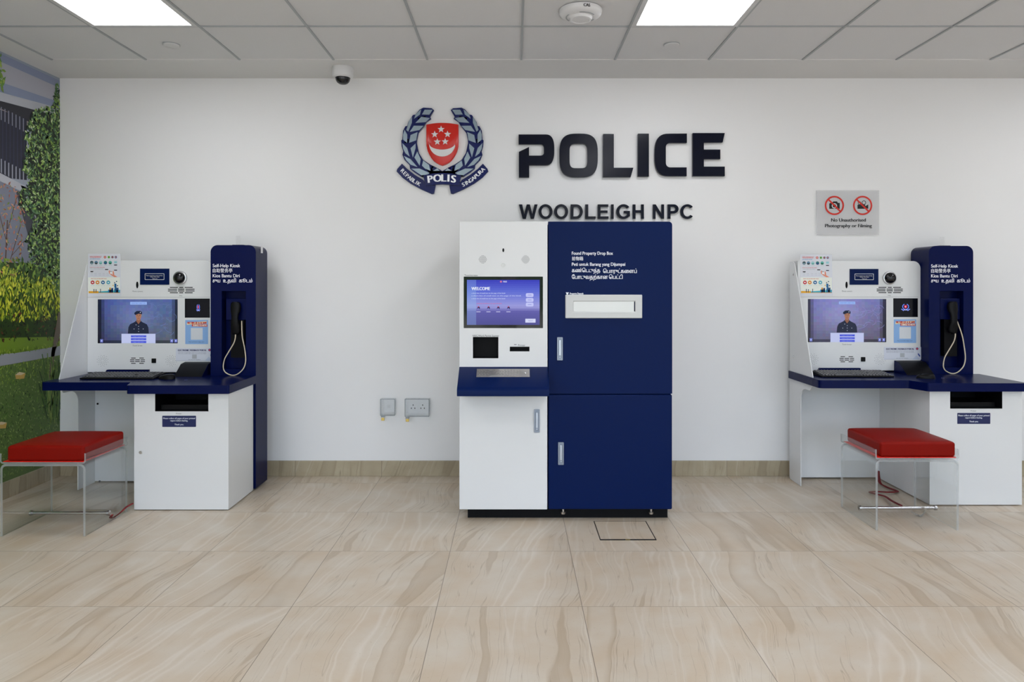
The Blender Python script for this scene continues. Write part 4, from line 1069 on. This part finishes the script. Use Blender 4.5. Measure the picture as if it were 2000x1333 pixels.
def kiosk_screens(rt, off, scheme, crest_sx, seed):
    rnd = random.Random(seed)
    fr = lambda u, v, w_: (PX(u, PD) + off[0], PD + off[1] + 0.0055 - w_, PZ(v, PD))
    P = Print(fr, w0=0.0003, eps=0.0001)
    c00, c10, c01, c11 = scheme
    nx, ny = 26, 15
    for i in range(nx):
        for j in range(ny):
            a, b = (i + 0.5) / nx, (j + 0.5) / ny
            c_ = [((c00[k] * (1 - a) + c10[k] * a) * (1 - b) + (c01[k] * (1 - a) + c11[k] * a) * b) for k in range(3)]
            mid = math.exp(-((a - 0.42) / 0.3) ** 2 - ((b - 0.42) / 0.45) ** 2)
            edge = min(1, min(a, 1 - a) * 9 + 0.25) * min(1, (1 - b) * 6 + 0.45)
            c_ = [min(255, (v + mid * 36 + rnd.uniform(-5, 5)) * edge) for v in c_]
            P.rect(191 + 156 * i / nx, 191 + 156 * (i + 1) / nx, 585 + 86 * j / ny, 585 + 86 * (j + 1) / ny, c_, 0)
    for k in range(34):     # faint swirl of the backdrop
        x, y = rnd.uniform(270, 340), rnd.uniform(592, 650); r_ = rnd.uniform(5, 22); a0 = rnd.uniform(0, 360)
        pts = [(x + r_ * math.cos(R(a0 + q_ * 12)), y + 0.6 * r_ * math.sin(R(a0 + q_ * 12))) for q_ in range(7)]
        for a, b in zip(pts, pts[1:]):
            if 192 < min(a[0], b[0]) and max(a[0], b[0]) < 345 and 587 < min(a[1], b[1]) and max(a[1], b[1]) < 668: P.line(a, b, 0.5, tuple(v + 22 for v in c10), 1)
    # officer in a beret, head and shoulders
    un, sk = (36, 42, 64), (166, 118, 96)
    P.poly([(249, 652), (250, 640), (253, 634), (262, 629.5), (265, 627), (274, 627), (277, 629.5), (286, 634), (289, 640), (290, 652)], un, 3)
    P.poly([(265.5, 630), (266, 620), (273.5, 620), (274, 630), (269.8, 634)], (140, 96, 78), 4)
    P.poly([(264, 612), (275.6, 612), (275.4, 619), (273.2, 624.5), (269.8, 627), (266.4, 624.5), (264.4, 619)], sk, 5)
    P.poly([(261.5, 614), (262, 611), (266, 608), (273, 607.6), (276.6, 610), (276.6, 614.4), (270, 613.2), (264, 615.6)], (30, 38, 62), 6); P.disc(273.4, 610.8, 1.0, (190, 200, 220), 7, 8)
    for x in (267.4, 272.2): P.rect(x - 1.0, x + 1.0, 616.6, 617.2, (50, 32, 30), 7); P.rect(x - 1.1, x + 1.1, 615.4, 615.8, (50, 32, 30), 7)
    P.rect(269.4, 270.3, 617.4, 620.4, (140, 94, 76), 6); P.rect(268.0, 271.9, 622.3, 623.0, (132, 66, 62), 7)
    for x, y in ((265, 635), (270, 638), (270, 643), (270, 648), (261, 643), (279, 643)): P.disc(x, y, 0.8, (170, 180, 200), 7, 8)
    P.line((265.5, 629), (269.8, 635), 1.2, (24, 28, 48), 6); P.line((274, 629), (269.8, 635), 1.2, (24, 28, 48), 6)
    P.rect(253.5, 286, 590, 595.5, (150, 180, 240), 3); ptext(P, 'HOW MAY I HELP YOU', 256, 284, 593.8, 2.0, (90, 110, 190), 0, 4)
    P.rect(236.5, 303, 652.5, 671, (190, 198, 236), 8)
    for y in (655.5, 661, 666.5): P.rect(255, 285, y, y + 4, (74, 88, 214), 9); ptext(P, 'Lodge a report here', 259, 280, y + 2.8, 1.6, (150, 165, 240), 0, 10)
    for x in (195, 332, 340): P.rect(x, x + 5.5, 663, 669.5, (110, 120, 200), 8); P.disc(x + 2.7, 666.2, 1.4, (190, 200, 245), 9, 8)
    P.build('touch_display', 'screen', rt)
    P = Print(fr, w0=0.0003, eps=0.0002); P.rect(361.5, 409.5, 584, 620.5, (6, 7, 14), 0); crest_print(P, 386.5, 601, 7.6, crest_sx, 1); P.build('crest_display', 'screen', rt)
kiosk_screens(root, (0, 0, 0), ((66, 82, 146), (82, 104, 160), (56, 62, 98), (96, 104, 116)), 0.42, 3)
kiosk_screens(right, OFF, ((112, 114, 180), (118, 120, 178), (88, 88, 122), (96, 92, 112)), 1.0, 8)

# posters stuck on the kiosks: laid out once, printed twice
def poster_brochure(off, label):
    fr = lambda u, v, w_: (PX(u, PD) + off[0], PD + off[1] - w_, PZ(v, PD))
    P = Print(fr, w0=0.0022, eps=0.00015)
    ox, oy, k = 160, 485, 1 / 13.33
    m = lambda x, y: (ox + x * k, oy + y * k)
    def T(s_, x0, x1, yb, cap, col, b=0.06): ptext(P, s_, m(x0, 0)[0], m(x1, 0)[0], m(0, yb)[1], cap * k, col, b, 2)
    P.rect(172.5, 235, 542, 573, (232, 236, 226), 1)
    T('MORE CONVENIENCE AT', 215, 520, 228, 22, (214, 50, 60)); T('THE NEIGHBOURHOOD', 215, 505, 252, 20, (214, 50, 60)); T('AUTOMATED KIOSKS', 215, 480, 295, 26, (90, 150, 196))
    for x, c1, c2 in ((607, (205, 50, 45), (240, 220, 200)), (707, (110, 170, 60), (40, 110, 50)), (800, (110, 110, 120), (170, 60, 70)), (888, (60, 80, 150), (240, 170, 60))):
        p = m(x, 235); P.disc(*p, 32 * k, c1, 2); P.disc(*p, 14 * k, c2, 3)
    for x, c1, c2 in ((262, (60, 84, 92), (120, 150, 160)), (377, (90, 130, 160), (50, 60, 60)), (493, (160, 205, 210), (100, 170, 160)), (618, (40, 120, 120), (40, 70, 130)), (742, (90, 180, 170), (30, 100, 70))):
        p = m(x, 378); P.disc(*p, 46 * k, c1, 2); P.poly([(p[0] - 40 * k, p[1] + 2 * k), (p[0] + 40 * k, p[1] + 2 * k), (p[0] + 22 * k, p[1] + 38 * k), (p[0] - 22 * k, p[1] + 38 * k)], c2, 3)
        T('service', x - 40, x + 40, 452, 10, (110, 120, 130), 0)
    p = m(882, 365); P.rect(p[0] - 38 * k, p[0] + 38 * k, p[1] - 25 * k, p[1] + 30 * k, (150, 205, 212), 2)
    for y in (440, 575): P.rect(m(842, 0)[0], m(922, 0)[0], m(0, y - 12)[1], m(0, y + 12)[1], (30, 30, 50), 2)
    T('HOW TO ACCESS THE KIOSK', 215, 600, 510, 18, (205, 40, 70))
    for y in (535, 550): T('bring your identity card along with you', 225, 560, y, 9, (120, 124, 130), 0)
    for x in (225, 330, 440, 540, 640): T('step', x, x + 60, 665, 10, (120, 124, 130), 0); T('details', x, x + 70, 705, 12, (150, 160, 190), 0)
    P.poly([m(225, 598), m(310, 598), m(290, 628), m(230, 625)], (30, 30, 34), 2); P.rect(*[m(v, 0)[0] for v in (608, 690)], *[m(0, v)[1] for v in (546, 570)], (24, 24, 28), 2)
    P.poly([m(700, 600), m(735, 570), m(760, 640), m(790, 690), m(850, 700), m(930, 752), m(850, 756), m(780, 712), m(712, 660)], (226, 140, 110), 2); P.poly([m(800, 590), m(830, 600), m(850, 690), m(810, 700)], (226, 140, 110), 2)
    P.rect(*[m(v, 0)[0] for v in (735, 805)], *[m(0, v)[1] for v in (590, 670)], (236, 238, 240), 3); P.rect(*[m(v, 0)[0] for v in (738, 790)], *[m(0, v)[1] for v in (600, 616)], (90, 94, 100), 4)
    T('WHAT YOU CAN FIND HERE TODAY', 238, 650, 806, 20, (205, 50, 40))
    for x, c1 in ((283, (196, 30, 45)), (412, (226, 140, 40)), (554, (20, 100, 150)), (693, (70, 170, 190))):
        p = m(x, 893); P.disc(*p, 50 * k, c1, 2); P.poly([(p[0] - 26 * k, p[1] + 6 * k), (p[0] - 6 * k, p[1] - 20 * k), (p[0] + 28 * k, p[1] + 2 * k), (p[0] + 6 * k, p[1] + 20 * k)], (240, 244, 244), 3)
        T('service', x - 45, x + 50, 975, 12, (60, 160, 180), 0)
    P.rect(*[m(v, 0)[0] for v in (180, 440)], *[m(0, v)[1] for v in (1120, 1175)], (228, 168, 40), 2); P.poly([m(440, 1130), m(700, 1110), m(1000, 1085), m(1000, 1165), m(430, 1170)], (60, 170, 190), 2)
    P.rect(*[m(v, 0)[0] for v in (440, 1000)], *[m(0, v)[1] for v in (1160, 1172)], (228, 150, 40), 4)
    for x0, x1, y0, c1 in ((690, 800, 1080, (20, 110, 170)), (770, 820, 1040, (20, 60, 120)), (850, 905, 925, (20, 100, 150)), (900, 960, 1030, (40, 80, 130)), (720, 760, 1030, (230, 160, 50)), (905, 940, 1090, (230, 190, 60)), (480, 498, 1060, (60, 70, 80)), (310, 330, 1065, (50, 70, 90)), (365, 385, 1070, (50, 70, 90)), (820, 850, 1100, (60, 190, 180))):
        P.rect(*[m(v, 0)[0] for v in (x0, x1)], *[m(0, v)[1] for v in (y0, 1155)], c1, 3)
    for x, y, c1 in ((908, 870, (20, 90, 110)), (860, 900, (40, 60, 90)), (932, 978, (30, 40, 60)), (818, 970, (230, 180, 60)), (850, 1040, (230, 235, 235))): P.disc(*m(x, y), 16 * k, c1, 4, 10)
    o = P.build('poster', 'print', None, back=([(172.3, 579), (237, 579), (235, 496), (172.3, 496)], 0.0012, (216, 219, 226)))
    return tag(o, label, 'poster', 'service brochures on the kiosks')
poster_brochure((0, 0), 'colourful service brochure fixed at the top corner of the left kiosk panel')
poster_brochure((OFF[0] + 0.012, OFF[1]), 'colourful service brochure fixed at the top corner of the right kiosk panel')


def poster_scam(off, label):
    fr = lambda u, v, w_: (PX(u, PD) + off[0], PD + off[1] - w_, PZ(v, PD))
    P = Print(fr, w0=0.0014, eps=0.0002)
    P.poly([(365, 631), (404, 627.5), (404, 632), (365, 635)], (236, 225, 190), 1)
    ptext(P, 'VICTIM OF A SCAM?', 366, 403.5, 633.2, 4.2, (205, 50, 30), 0.35, 2)
    P.poly([(375, 633.5), (405, 634), (405, 638.6), (375, 638)], (200, 36, 34), 2); ptext(P, 'THINGS TO NOTE', 376.5, 404, 637.6, 3.2, (240, 232, 214), 0.25, 3)
    P.rect(373, 396, 641, 664, (214, 218, 222), 1)
    ptext(P, 'Please read this before lodging a report', 369, 399, 669, 1.8, (60, 70, 110), 0, 1)
    o = P.build('sticker', 'print', None, back=([(362, 672.5), (406.5, 672.5), (406.5, 625.5), (362, 625.5)], 0.0008, (138, 178, 226)))
    return tag(o, label, 'sticker', 'blue scam advice stickers')
poster_scam((0, 0), 'light blue scam advice sticker below the small screen of the left kiosk')
poster_scam(OFF, 'light blue scam advice sticker below the small screen of the right kiosk')


def poster_portal(off, label, full):
    fr = lambda u, v, w_: (PX(u, PD) + off[0], PD + off[1] - w_, PZ(v, PD))
    P = Print(fr, w0=0.0014, eps=0.0002)
    ptext(P, 'ELECTRONIC FEEDBACK PORTAL', 348, 403.5, 686, 3.0, (36, 40, 90), 0.25, 1)
    for y in (689, 691.6): ptext(P, 'Tell us how we did today so that we can serve you better', 348, 403, y, 1.5, (90, 94, 110), 0, 1)
    P.rect(375.5, 384.5, 692.8, 701, (176, 180, 186), 1); ptext(P, 'scan here for feedback', 368, 392, 703.5, 1.4, (60, 64, 80), 0, 1)
    P.disc(409.5, 684, 2.6, (60, 50, 110), 1, 12); P.disc(409.5, 684, 1.6, (214, 70, 90), 2, 10)
    P.poly([(411, 692), (415.5, 697), (415.5, 701), (411, 696)], (50, 70, 150), 1); P.poly([(400, 705.5), (408, 697), (415.5, 705.5)], (190, 200, 220), 1); P.rect(343.5, 415, 704.6, 705.0, (150, 156, 170), 1)
    o = P.build('notice_card', 'print', None, back=([(343.5, 705.8), (417.4, 705.8), (417.4, 680.5), (343.5, 680.5)], 0.0008, (212, 216, 226)))
    return tag(o, label, 'notice', 'feedback portal notices')
poster_portal((-0.0, 0.0), 'white electronic feedback portal notice low on the left kiosk panel', False)
poster_portal((OFF[0] - 0.004, OFF[1]), 'white electronic feedback portal notice low on the right kiosk panel', True)

# telephone handsets hanging in the niches
hx = PX(459.5, CD); 
t = thing('telephone_handset', 'black telephone handset with cream cord hanging on the left kiosk column', 'telephone', (hx, CD, PZ(653, CD)), 'handsets on the kiosk columns')
mb = MB()
sec = [(PZ(590, CD), 0.020, 0.000), (PZ(593, CD), 0.029, 0.004), (PZ(600, CD), 0.033, 0.006), (PZ(608, CD), 0.031, 0.003), (PZ(613, CD), 0.024, -0.006), (PZ(622, CD), 0.021, -0.010), (PZ(632, CD), 0.022, -0.009), (PZ(638, CD), 0.028, -0.002), (PZ(645, CD), 0.031, 0.006), (PZ(651, CD), 0.028, 0.005), (PZ(654.5, CD), 0.014, 0.002)]
vs, fs = [], []; n = 20
for z, hw, dy in sec:
    for k in range(n):
        a = 2 * PI * k / n; ca, sa = math.cos(a), math.sin(a)
        vs.append((hx + hw * math.copysign(abs(ca) ** 0.75, ca), CD + 0.003 + dy + 0.6 * hw * math.copysign(abs(sa) ** 0.75, sa), z))
for i in range(len(sec) - 1):
    for k in range(n): fs.append((i * n + k, i * n + (k + 1) % n, (i + 1) * n + (k + 1) % n, (i + 1) * n + k))
fs += [tuple(range(n)), tuple((len(sec) - 1) * n + k for k in range(n))]
mb.add(vs, fs); obj('handset', mb, 'black', t, smooth=True, angle=70)
cp = [(459, 654), (458.5, 661), (455.6, 671), (445, 689), (437.6, 702.6), (435, 717.7), (438, 726.6), (445, 731.6), (453, 733.9), (461, 732.5), (469, 727), (476, 717.7), (479, 702.6), (476.6, 680), (472, 656), (467.6, 628)]
mb = MB(); mb.tube(smooth_path([(PX(x, CD - 0.02), CD - 0.012 + (0.03 if i > 14 else 0), PZ(y, CD - 0.02)) for i, (x, y) in enumerate(cp)], 5), 0.0036, 8, up=Vector((0, 1, 0))); obj('cord', mb, 'cord', t, smooth=True, angle=80)
dup_tree(t, (OFF[0] - 0.022, OFF[1], 0), 'black telephone handset with cream cord hanging on the right kiosk column')

# keyboards and mice on the desks
def keyboard(x0, y0, wd, label):
    dp = 0.155
    t = thing('keyboard', label, 'keyboard', (x0 + wd / 2, y0 + dp / 2, DZ1), 'black desktop keyboards')
    mb = MB(); pr = [(y0, DZ1 + 0.001), (y0, DZ1 + 0.010), (y0 + dp, DZ1 + 0.026), (y0 + dp, DZ1 + 0.001)]
    mb.slab(pr, [], x0, x0 + wd, lambda u, v, w_: (w_, u, v)); obj('body', mb, 'black', t, bevel=0.003)
    mb = MB(); sl_ = 0.016 / dp
    for r_ in range(6):
        yy = y0 + 0.010 + r_ * 0.0235; nn = 22
        for k in range(nn):
            if k in (15, 19) and r_ < 6 and k == 15 and r_ in (2,): continue
            xx = x0 + 0.010 + k * (wd - 0.02) / nn; ww = (wd - 0.02) / nn * 0.84
            if r_ == 0 and 4 <= k <= 9:
                if k == 4: ww = (wd - 0.02) / nn * 5.84
                else: continue
            zb = DZ1 + 0.0105 + sl_ * (yy - y0)
            v0 = [(xx, yy, zb), (xx + ww, yy, zb), (xx + ww, yy + 0.019, zb + 0.002), (xx, yy + 0.019, zb + 0.002)]
            v1 = [(xx + 0.0015, yy + 0.002, zb + 0.006), (xx + ww - 0.0015, yy + 0.002, zb + 0.006), (xx + ww - 0.0015, yy + 0.016, zb + 0.008), (xx + 0.0015, yy + 0.016, zb + 0.008)]
            mb.add(v0 + v1, [(4, 5, 6, 7), (0, 1, 5, 4), (1, 2, 6, 5), (2, 3, 7, 6), (3, 0, 4, 7)])
    obj('keycaps', mb, mat('keycap_black', (0.045, 0.045, 0.048), 0.3), t, merge=False)
keyboard(-2.69, 4.32, 0.46, 'black keyboard on the navy desk of the left kiosk')
keyboard(1.952, 4.415, 0.46, 'black keyboard on the navy desk of the right kiosk')
def mouse(x, y, ang, label):
    t = thing('computer_mouse', label, 'mouse', (x, y, DZ1), 'black computer mice')
    mb = MB(); vs, fs = [], []; n, m_ = 24, 8
    ca, sa = math.cos(R(ang)), math.sin(R(ang))
    for j in range(m_ + 1):
        f = j / m_; h = 0.029 * math.sin(f * PI / 2) ** 0.8; rr = math.cos(f * PI / 2) ** 0.5 if j < m_ else 0.02
        for k in range(n):
            a = 2 * PI * k / n; u = 0.054 * rr * math.cos(a); v = (0.031 - 0.004 * math.cos(a)) * rr * math.sin(a); hh = h * (1 - 0.22 * math.cos(a) * rr)
            vs.append((x + u * ca - v * sa, y + u * sa + v * ca, DZ1 + 0.0008 + hh))
    for j in range(m_):
        for k in range(n): fs.append((j * n + k, j * n + (k + 1) % n, (j + 1) * n + (k + 1) % n, (j + 1) * n + k))
    fs += [tuple(range(n)), tuple(m_ * n + k for k in range(n))]
    mb.add(vs, fs); obj('shell', mb, 'black', t, smooth=True, angle=80)
    mb = MB(); cxw, cyw = x + 0.028 * ca, y + 0.028 * sa
    mb.tube([(cxw - 0.004 * sa, cyw + 0.004 * ca, DZ1 + 0.024), (cxw + 0.004 * sa, cyw - 0.004 * ca, DZ1 + 0.024)], 0.006, 12); obj('scroll_wheel', mb, 'gap', t)
mouse(-2.160, 4.345, 172, 'black computer mouse beside the keyboard on the left kiosk desk')
mouse(2.585, 4.375, 165, 'black computer mouse in front of the scanner on the right kiosk desk')

# ------------------------------------------------------------------ acrylic stools with red cushions
SX0, SX1, SY0, SY1 = -2.712, -2.262, 3.685, 4.085
ST = 0.385; th = 0.012
t = thing('acrylic_stool', 'clear acrylic stool with a red cushion in front of the left kiosk', 'stool', ((SX0 + SX1) / 2, (SY0 + SY1) / 2, 0), 'clear acrylic stools with red cushions')
def u_profile(x0, x1, z0, z1, r, th, n=6):
    o = [(x0, z0)] + [(x0 + r + r * math.cos(R(a)), z1 - r + r * math.sin(R(a))) for a in [180 - 90 * k / n for k in range(n + 1)]] + [(x1 - r + r * math.cos(R(a)), z1 - r + r * math.sin(R(a))) for a in [90 - 90 * k / n for k in range(n + 1)]] + [(x1, z0)]
    ri = max(r - th, 0.004)
    i = [(x1 - th, z0)] + [(x1 - th - ri + ri * math.cos(R(a)), z1 - th - ri + ri * math.sin(R(a))) for a in [90 * k / n for k in range(n + 1)]] + [(x0 + th + ri + ri * math.cos(R(a)), z1 - th - ri + ri * math.sin(R(a))) for a in [90 + 90 * k / n for k in range(n + 1)]] + [(x0 + th, z0)]
    return o + i
FS = lambda u, v, w_: (u, w_, v)
mb = MB(); mb.slab(u_profile(SX0, SX1, 0.001, ST - 0.001, 0.03, th), [], SY0, SY1, FS, 1, 0); obj('bent_legs', mb, ['clear', 'clearedge'], t, merge=True)
# tray: bent upwards at both sides
tp = [(x, 2 * ST - z) for x, z in u_profile(SX0 - 0.002, SX1 + 0.002, ST - 0.055, ST, 0.016, 0.008)]
tp = [(x, ST + (ST - (2 * ST - z)) * -1) for x, z in u_profile(SX0 - 0.002, SX1 + 0.002, ST - 0.055, ST, 0.016, 0.008)]
tp = [(x, ST + (ST - z)) for x, z in u_profile(SX0 - 0.002, SX1 + 0.002, ST - 0.055, ST, 0.016, 0.008)]
mb = MB(); mb.slab(tp, [], SY0, SY1, FS, 1, 0); obj('seat_tray', mb, ['clear', 'clearedge'], t)
cu0, cu1, cy0_, cy1_ = SX0 + 0.030, SX1 - 0.012, SY0 + 0.004, SY1 - 0.010
mb = MB(); mb.box(SX0 + 0.012, SX1 - 0.012, cy0_ - 0.001, cy1_, ST + 0.0085, ST + 0.0115); obj('cushion_reflection', mb, 'redreflect', t)  # thin red sheet standing in for the cushion's reflection in the tray
mb = MB(); nx = 14; zb, zt = ST + 0.012, ST + 0.098
def cush(i, j, top):
    a, b = i / nx * 2 - 1, j / nx * 2 - 1
    x = (cu0 + cu1) / 2 + (cu1 - cu0) / 2 * a; y = (cy0_ + cy1_) / 2 + (cy1_ - cy0_) / 2 * b
    crown = (1 - a ** 6) * (1 - b ** 6)
    return (x, y, zt - 0.006 + 0.010 * crown * (1 - 0.4 * (a * a + b * b) / 2)) if top else (x, y, zb)
vs = [cush(i, j, 1) for i in range(nx + 1) for j in range(nx + 1)]; fs = [(i * (nx + 1) + j, (i + 1) * (nx + 1) + j, (i + 1) * (nx + 1) + j + 1, i * (nx + 1) + j + 1) for i in range(nx) for j in range(nx)]
ring_i = [(i, 0) for i in range(nx)] + [(nx, j) for j in range(nx)] + [(nx - i, nx) for i in range(nx)] + [(0, nx - j) for j in range(nx)]
b0 = len(vs); vs += [cush(i, j, 0) for i, j in ring_i]; L_ = len(ring_i)
for k in range(L_):
    i, j = ring_i[k]; i2, j2 = ring_i[(k + 1) % L_]; fs.append((i * (nx + 1) + j, i2 * (nx + 1) + j2, b0 + (k + 1) % L_, b0 + k))
fs.append(tuple(b0 + k for k in range(L_)))
mb.add(vs, fs); cs = obj('cushion', mb, 'red', t, bevel=0.014, seg=4)
mb = MB(); ry, rz = (SY0 + SY1) / 2 + 0.01, 0.056
mb.tube([(SX0 + th + 0.001, ry, rz), (SX1 + 0.004, ry, rz)], 0.009, 16)
rod = obj('foot_rod', mb, 'chrome', t, smooth=True)
for x, s_ in ((SX0 + th + 0.001, 1), (SX1 - 0.0, -1)):
    m2 = MB(); m2.lathe((x - (0.006 if s_ < 0 else 0), ry, rz), [(0.014, 0), (0.014, 0.012), (0.005, 0.013)], 20, axis='X'); obj('rod_washer', m2, 'chrome', rod, smooth=True)
SOFF = (PX(1714, 3.775) + 2.271 - 0.44 + 0.438 - 0.0, 0.09, 0)
SOFF = (4.672, 0.09, 0)
dup_tree(t, SOFF, 'clear acrylic stool with a red cushion in front of the right kiosk')

# tethers
def fp(x, y, z=0.006):
    d_ = (EYE - z) * FOC / (y - CY); return (PX(x, d_), d_, z)
mb = MB(); mb.tube(smooth_path([(SX1 + 0.02, ry, 0.045), fp(216, 1012, 0.012), fp(224, 1010), fp(236, 1001, 0.03), fp(247, 991, 0.05), fp(259, 984, 0.055)], 5), 0.008, 8, flat=0.4)
tag(obj('tether_strap', mb, 'strap', smooth=True, angle=80), 'short dark red strap tying the left stool to the kiosk cabinet', 'strap', 'red tether straps')
t = thing('tether_strap', 'long dark red strap lying behind the right stool with a small chain', 'strap', fp(1750, 960, 0.0), 'red tether straps')
mb = MB(); mb.tube(smooth_path([(PX(1715, 4.72), 4.72, 0.07), fp(1718, 942, 0.03), fp(1730, 951, 0.01), fp(1748, 958, 0.008), fp(1752, 961, 0.008), fp(1735, 962, 0.016), fp(1714, 961, 0.012), fp(1699, 962, 0.008), fp(1712, 966, 0.012), fp(1728, 970, 0.012), fp(1742, 979, 0.02), fp(1760, 988, 0.03)], 5), 0.010, 8, flat=0.4)
obj('webbing', mb, 'strap', t, smooth=True, angle=80)
mb = MB(); path = smooth_path([fp(1780, 1000, 0.03), fp(1790, 1006, 0.01), fp(1797, 1008, 0.01), fp(1803, 1005, 0.02), fp(1808, 996, 0.05), fp(1800, 990, 0.068)], 4)
for i, p in enumerate(path[:-1]):
    a, b = Vector(p), Vector(path[i + 1]); cc = (a + b) / 2; dr_ = (b - a).normalized(); up = Vector((0, 0, 1)) if i % 2 else Vector((0, 1, 0)); sd = dr_.cross(up).normalized()
    mb.tube([cc + dr_ * 0.008 * math.cos(R(q_)) + sd * 0.005 * math.sin(R(q_)) for q_ in range(0, 360, 45)], 0.0014, 5, closed=True)
obj('chain', mb, 'steel', t)
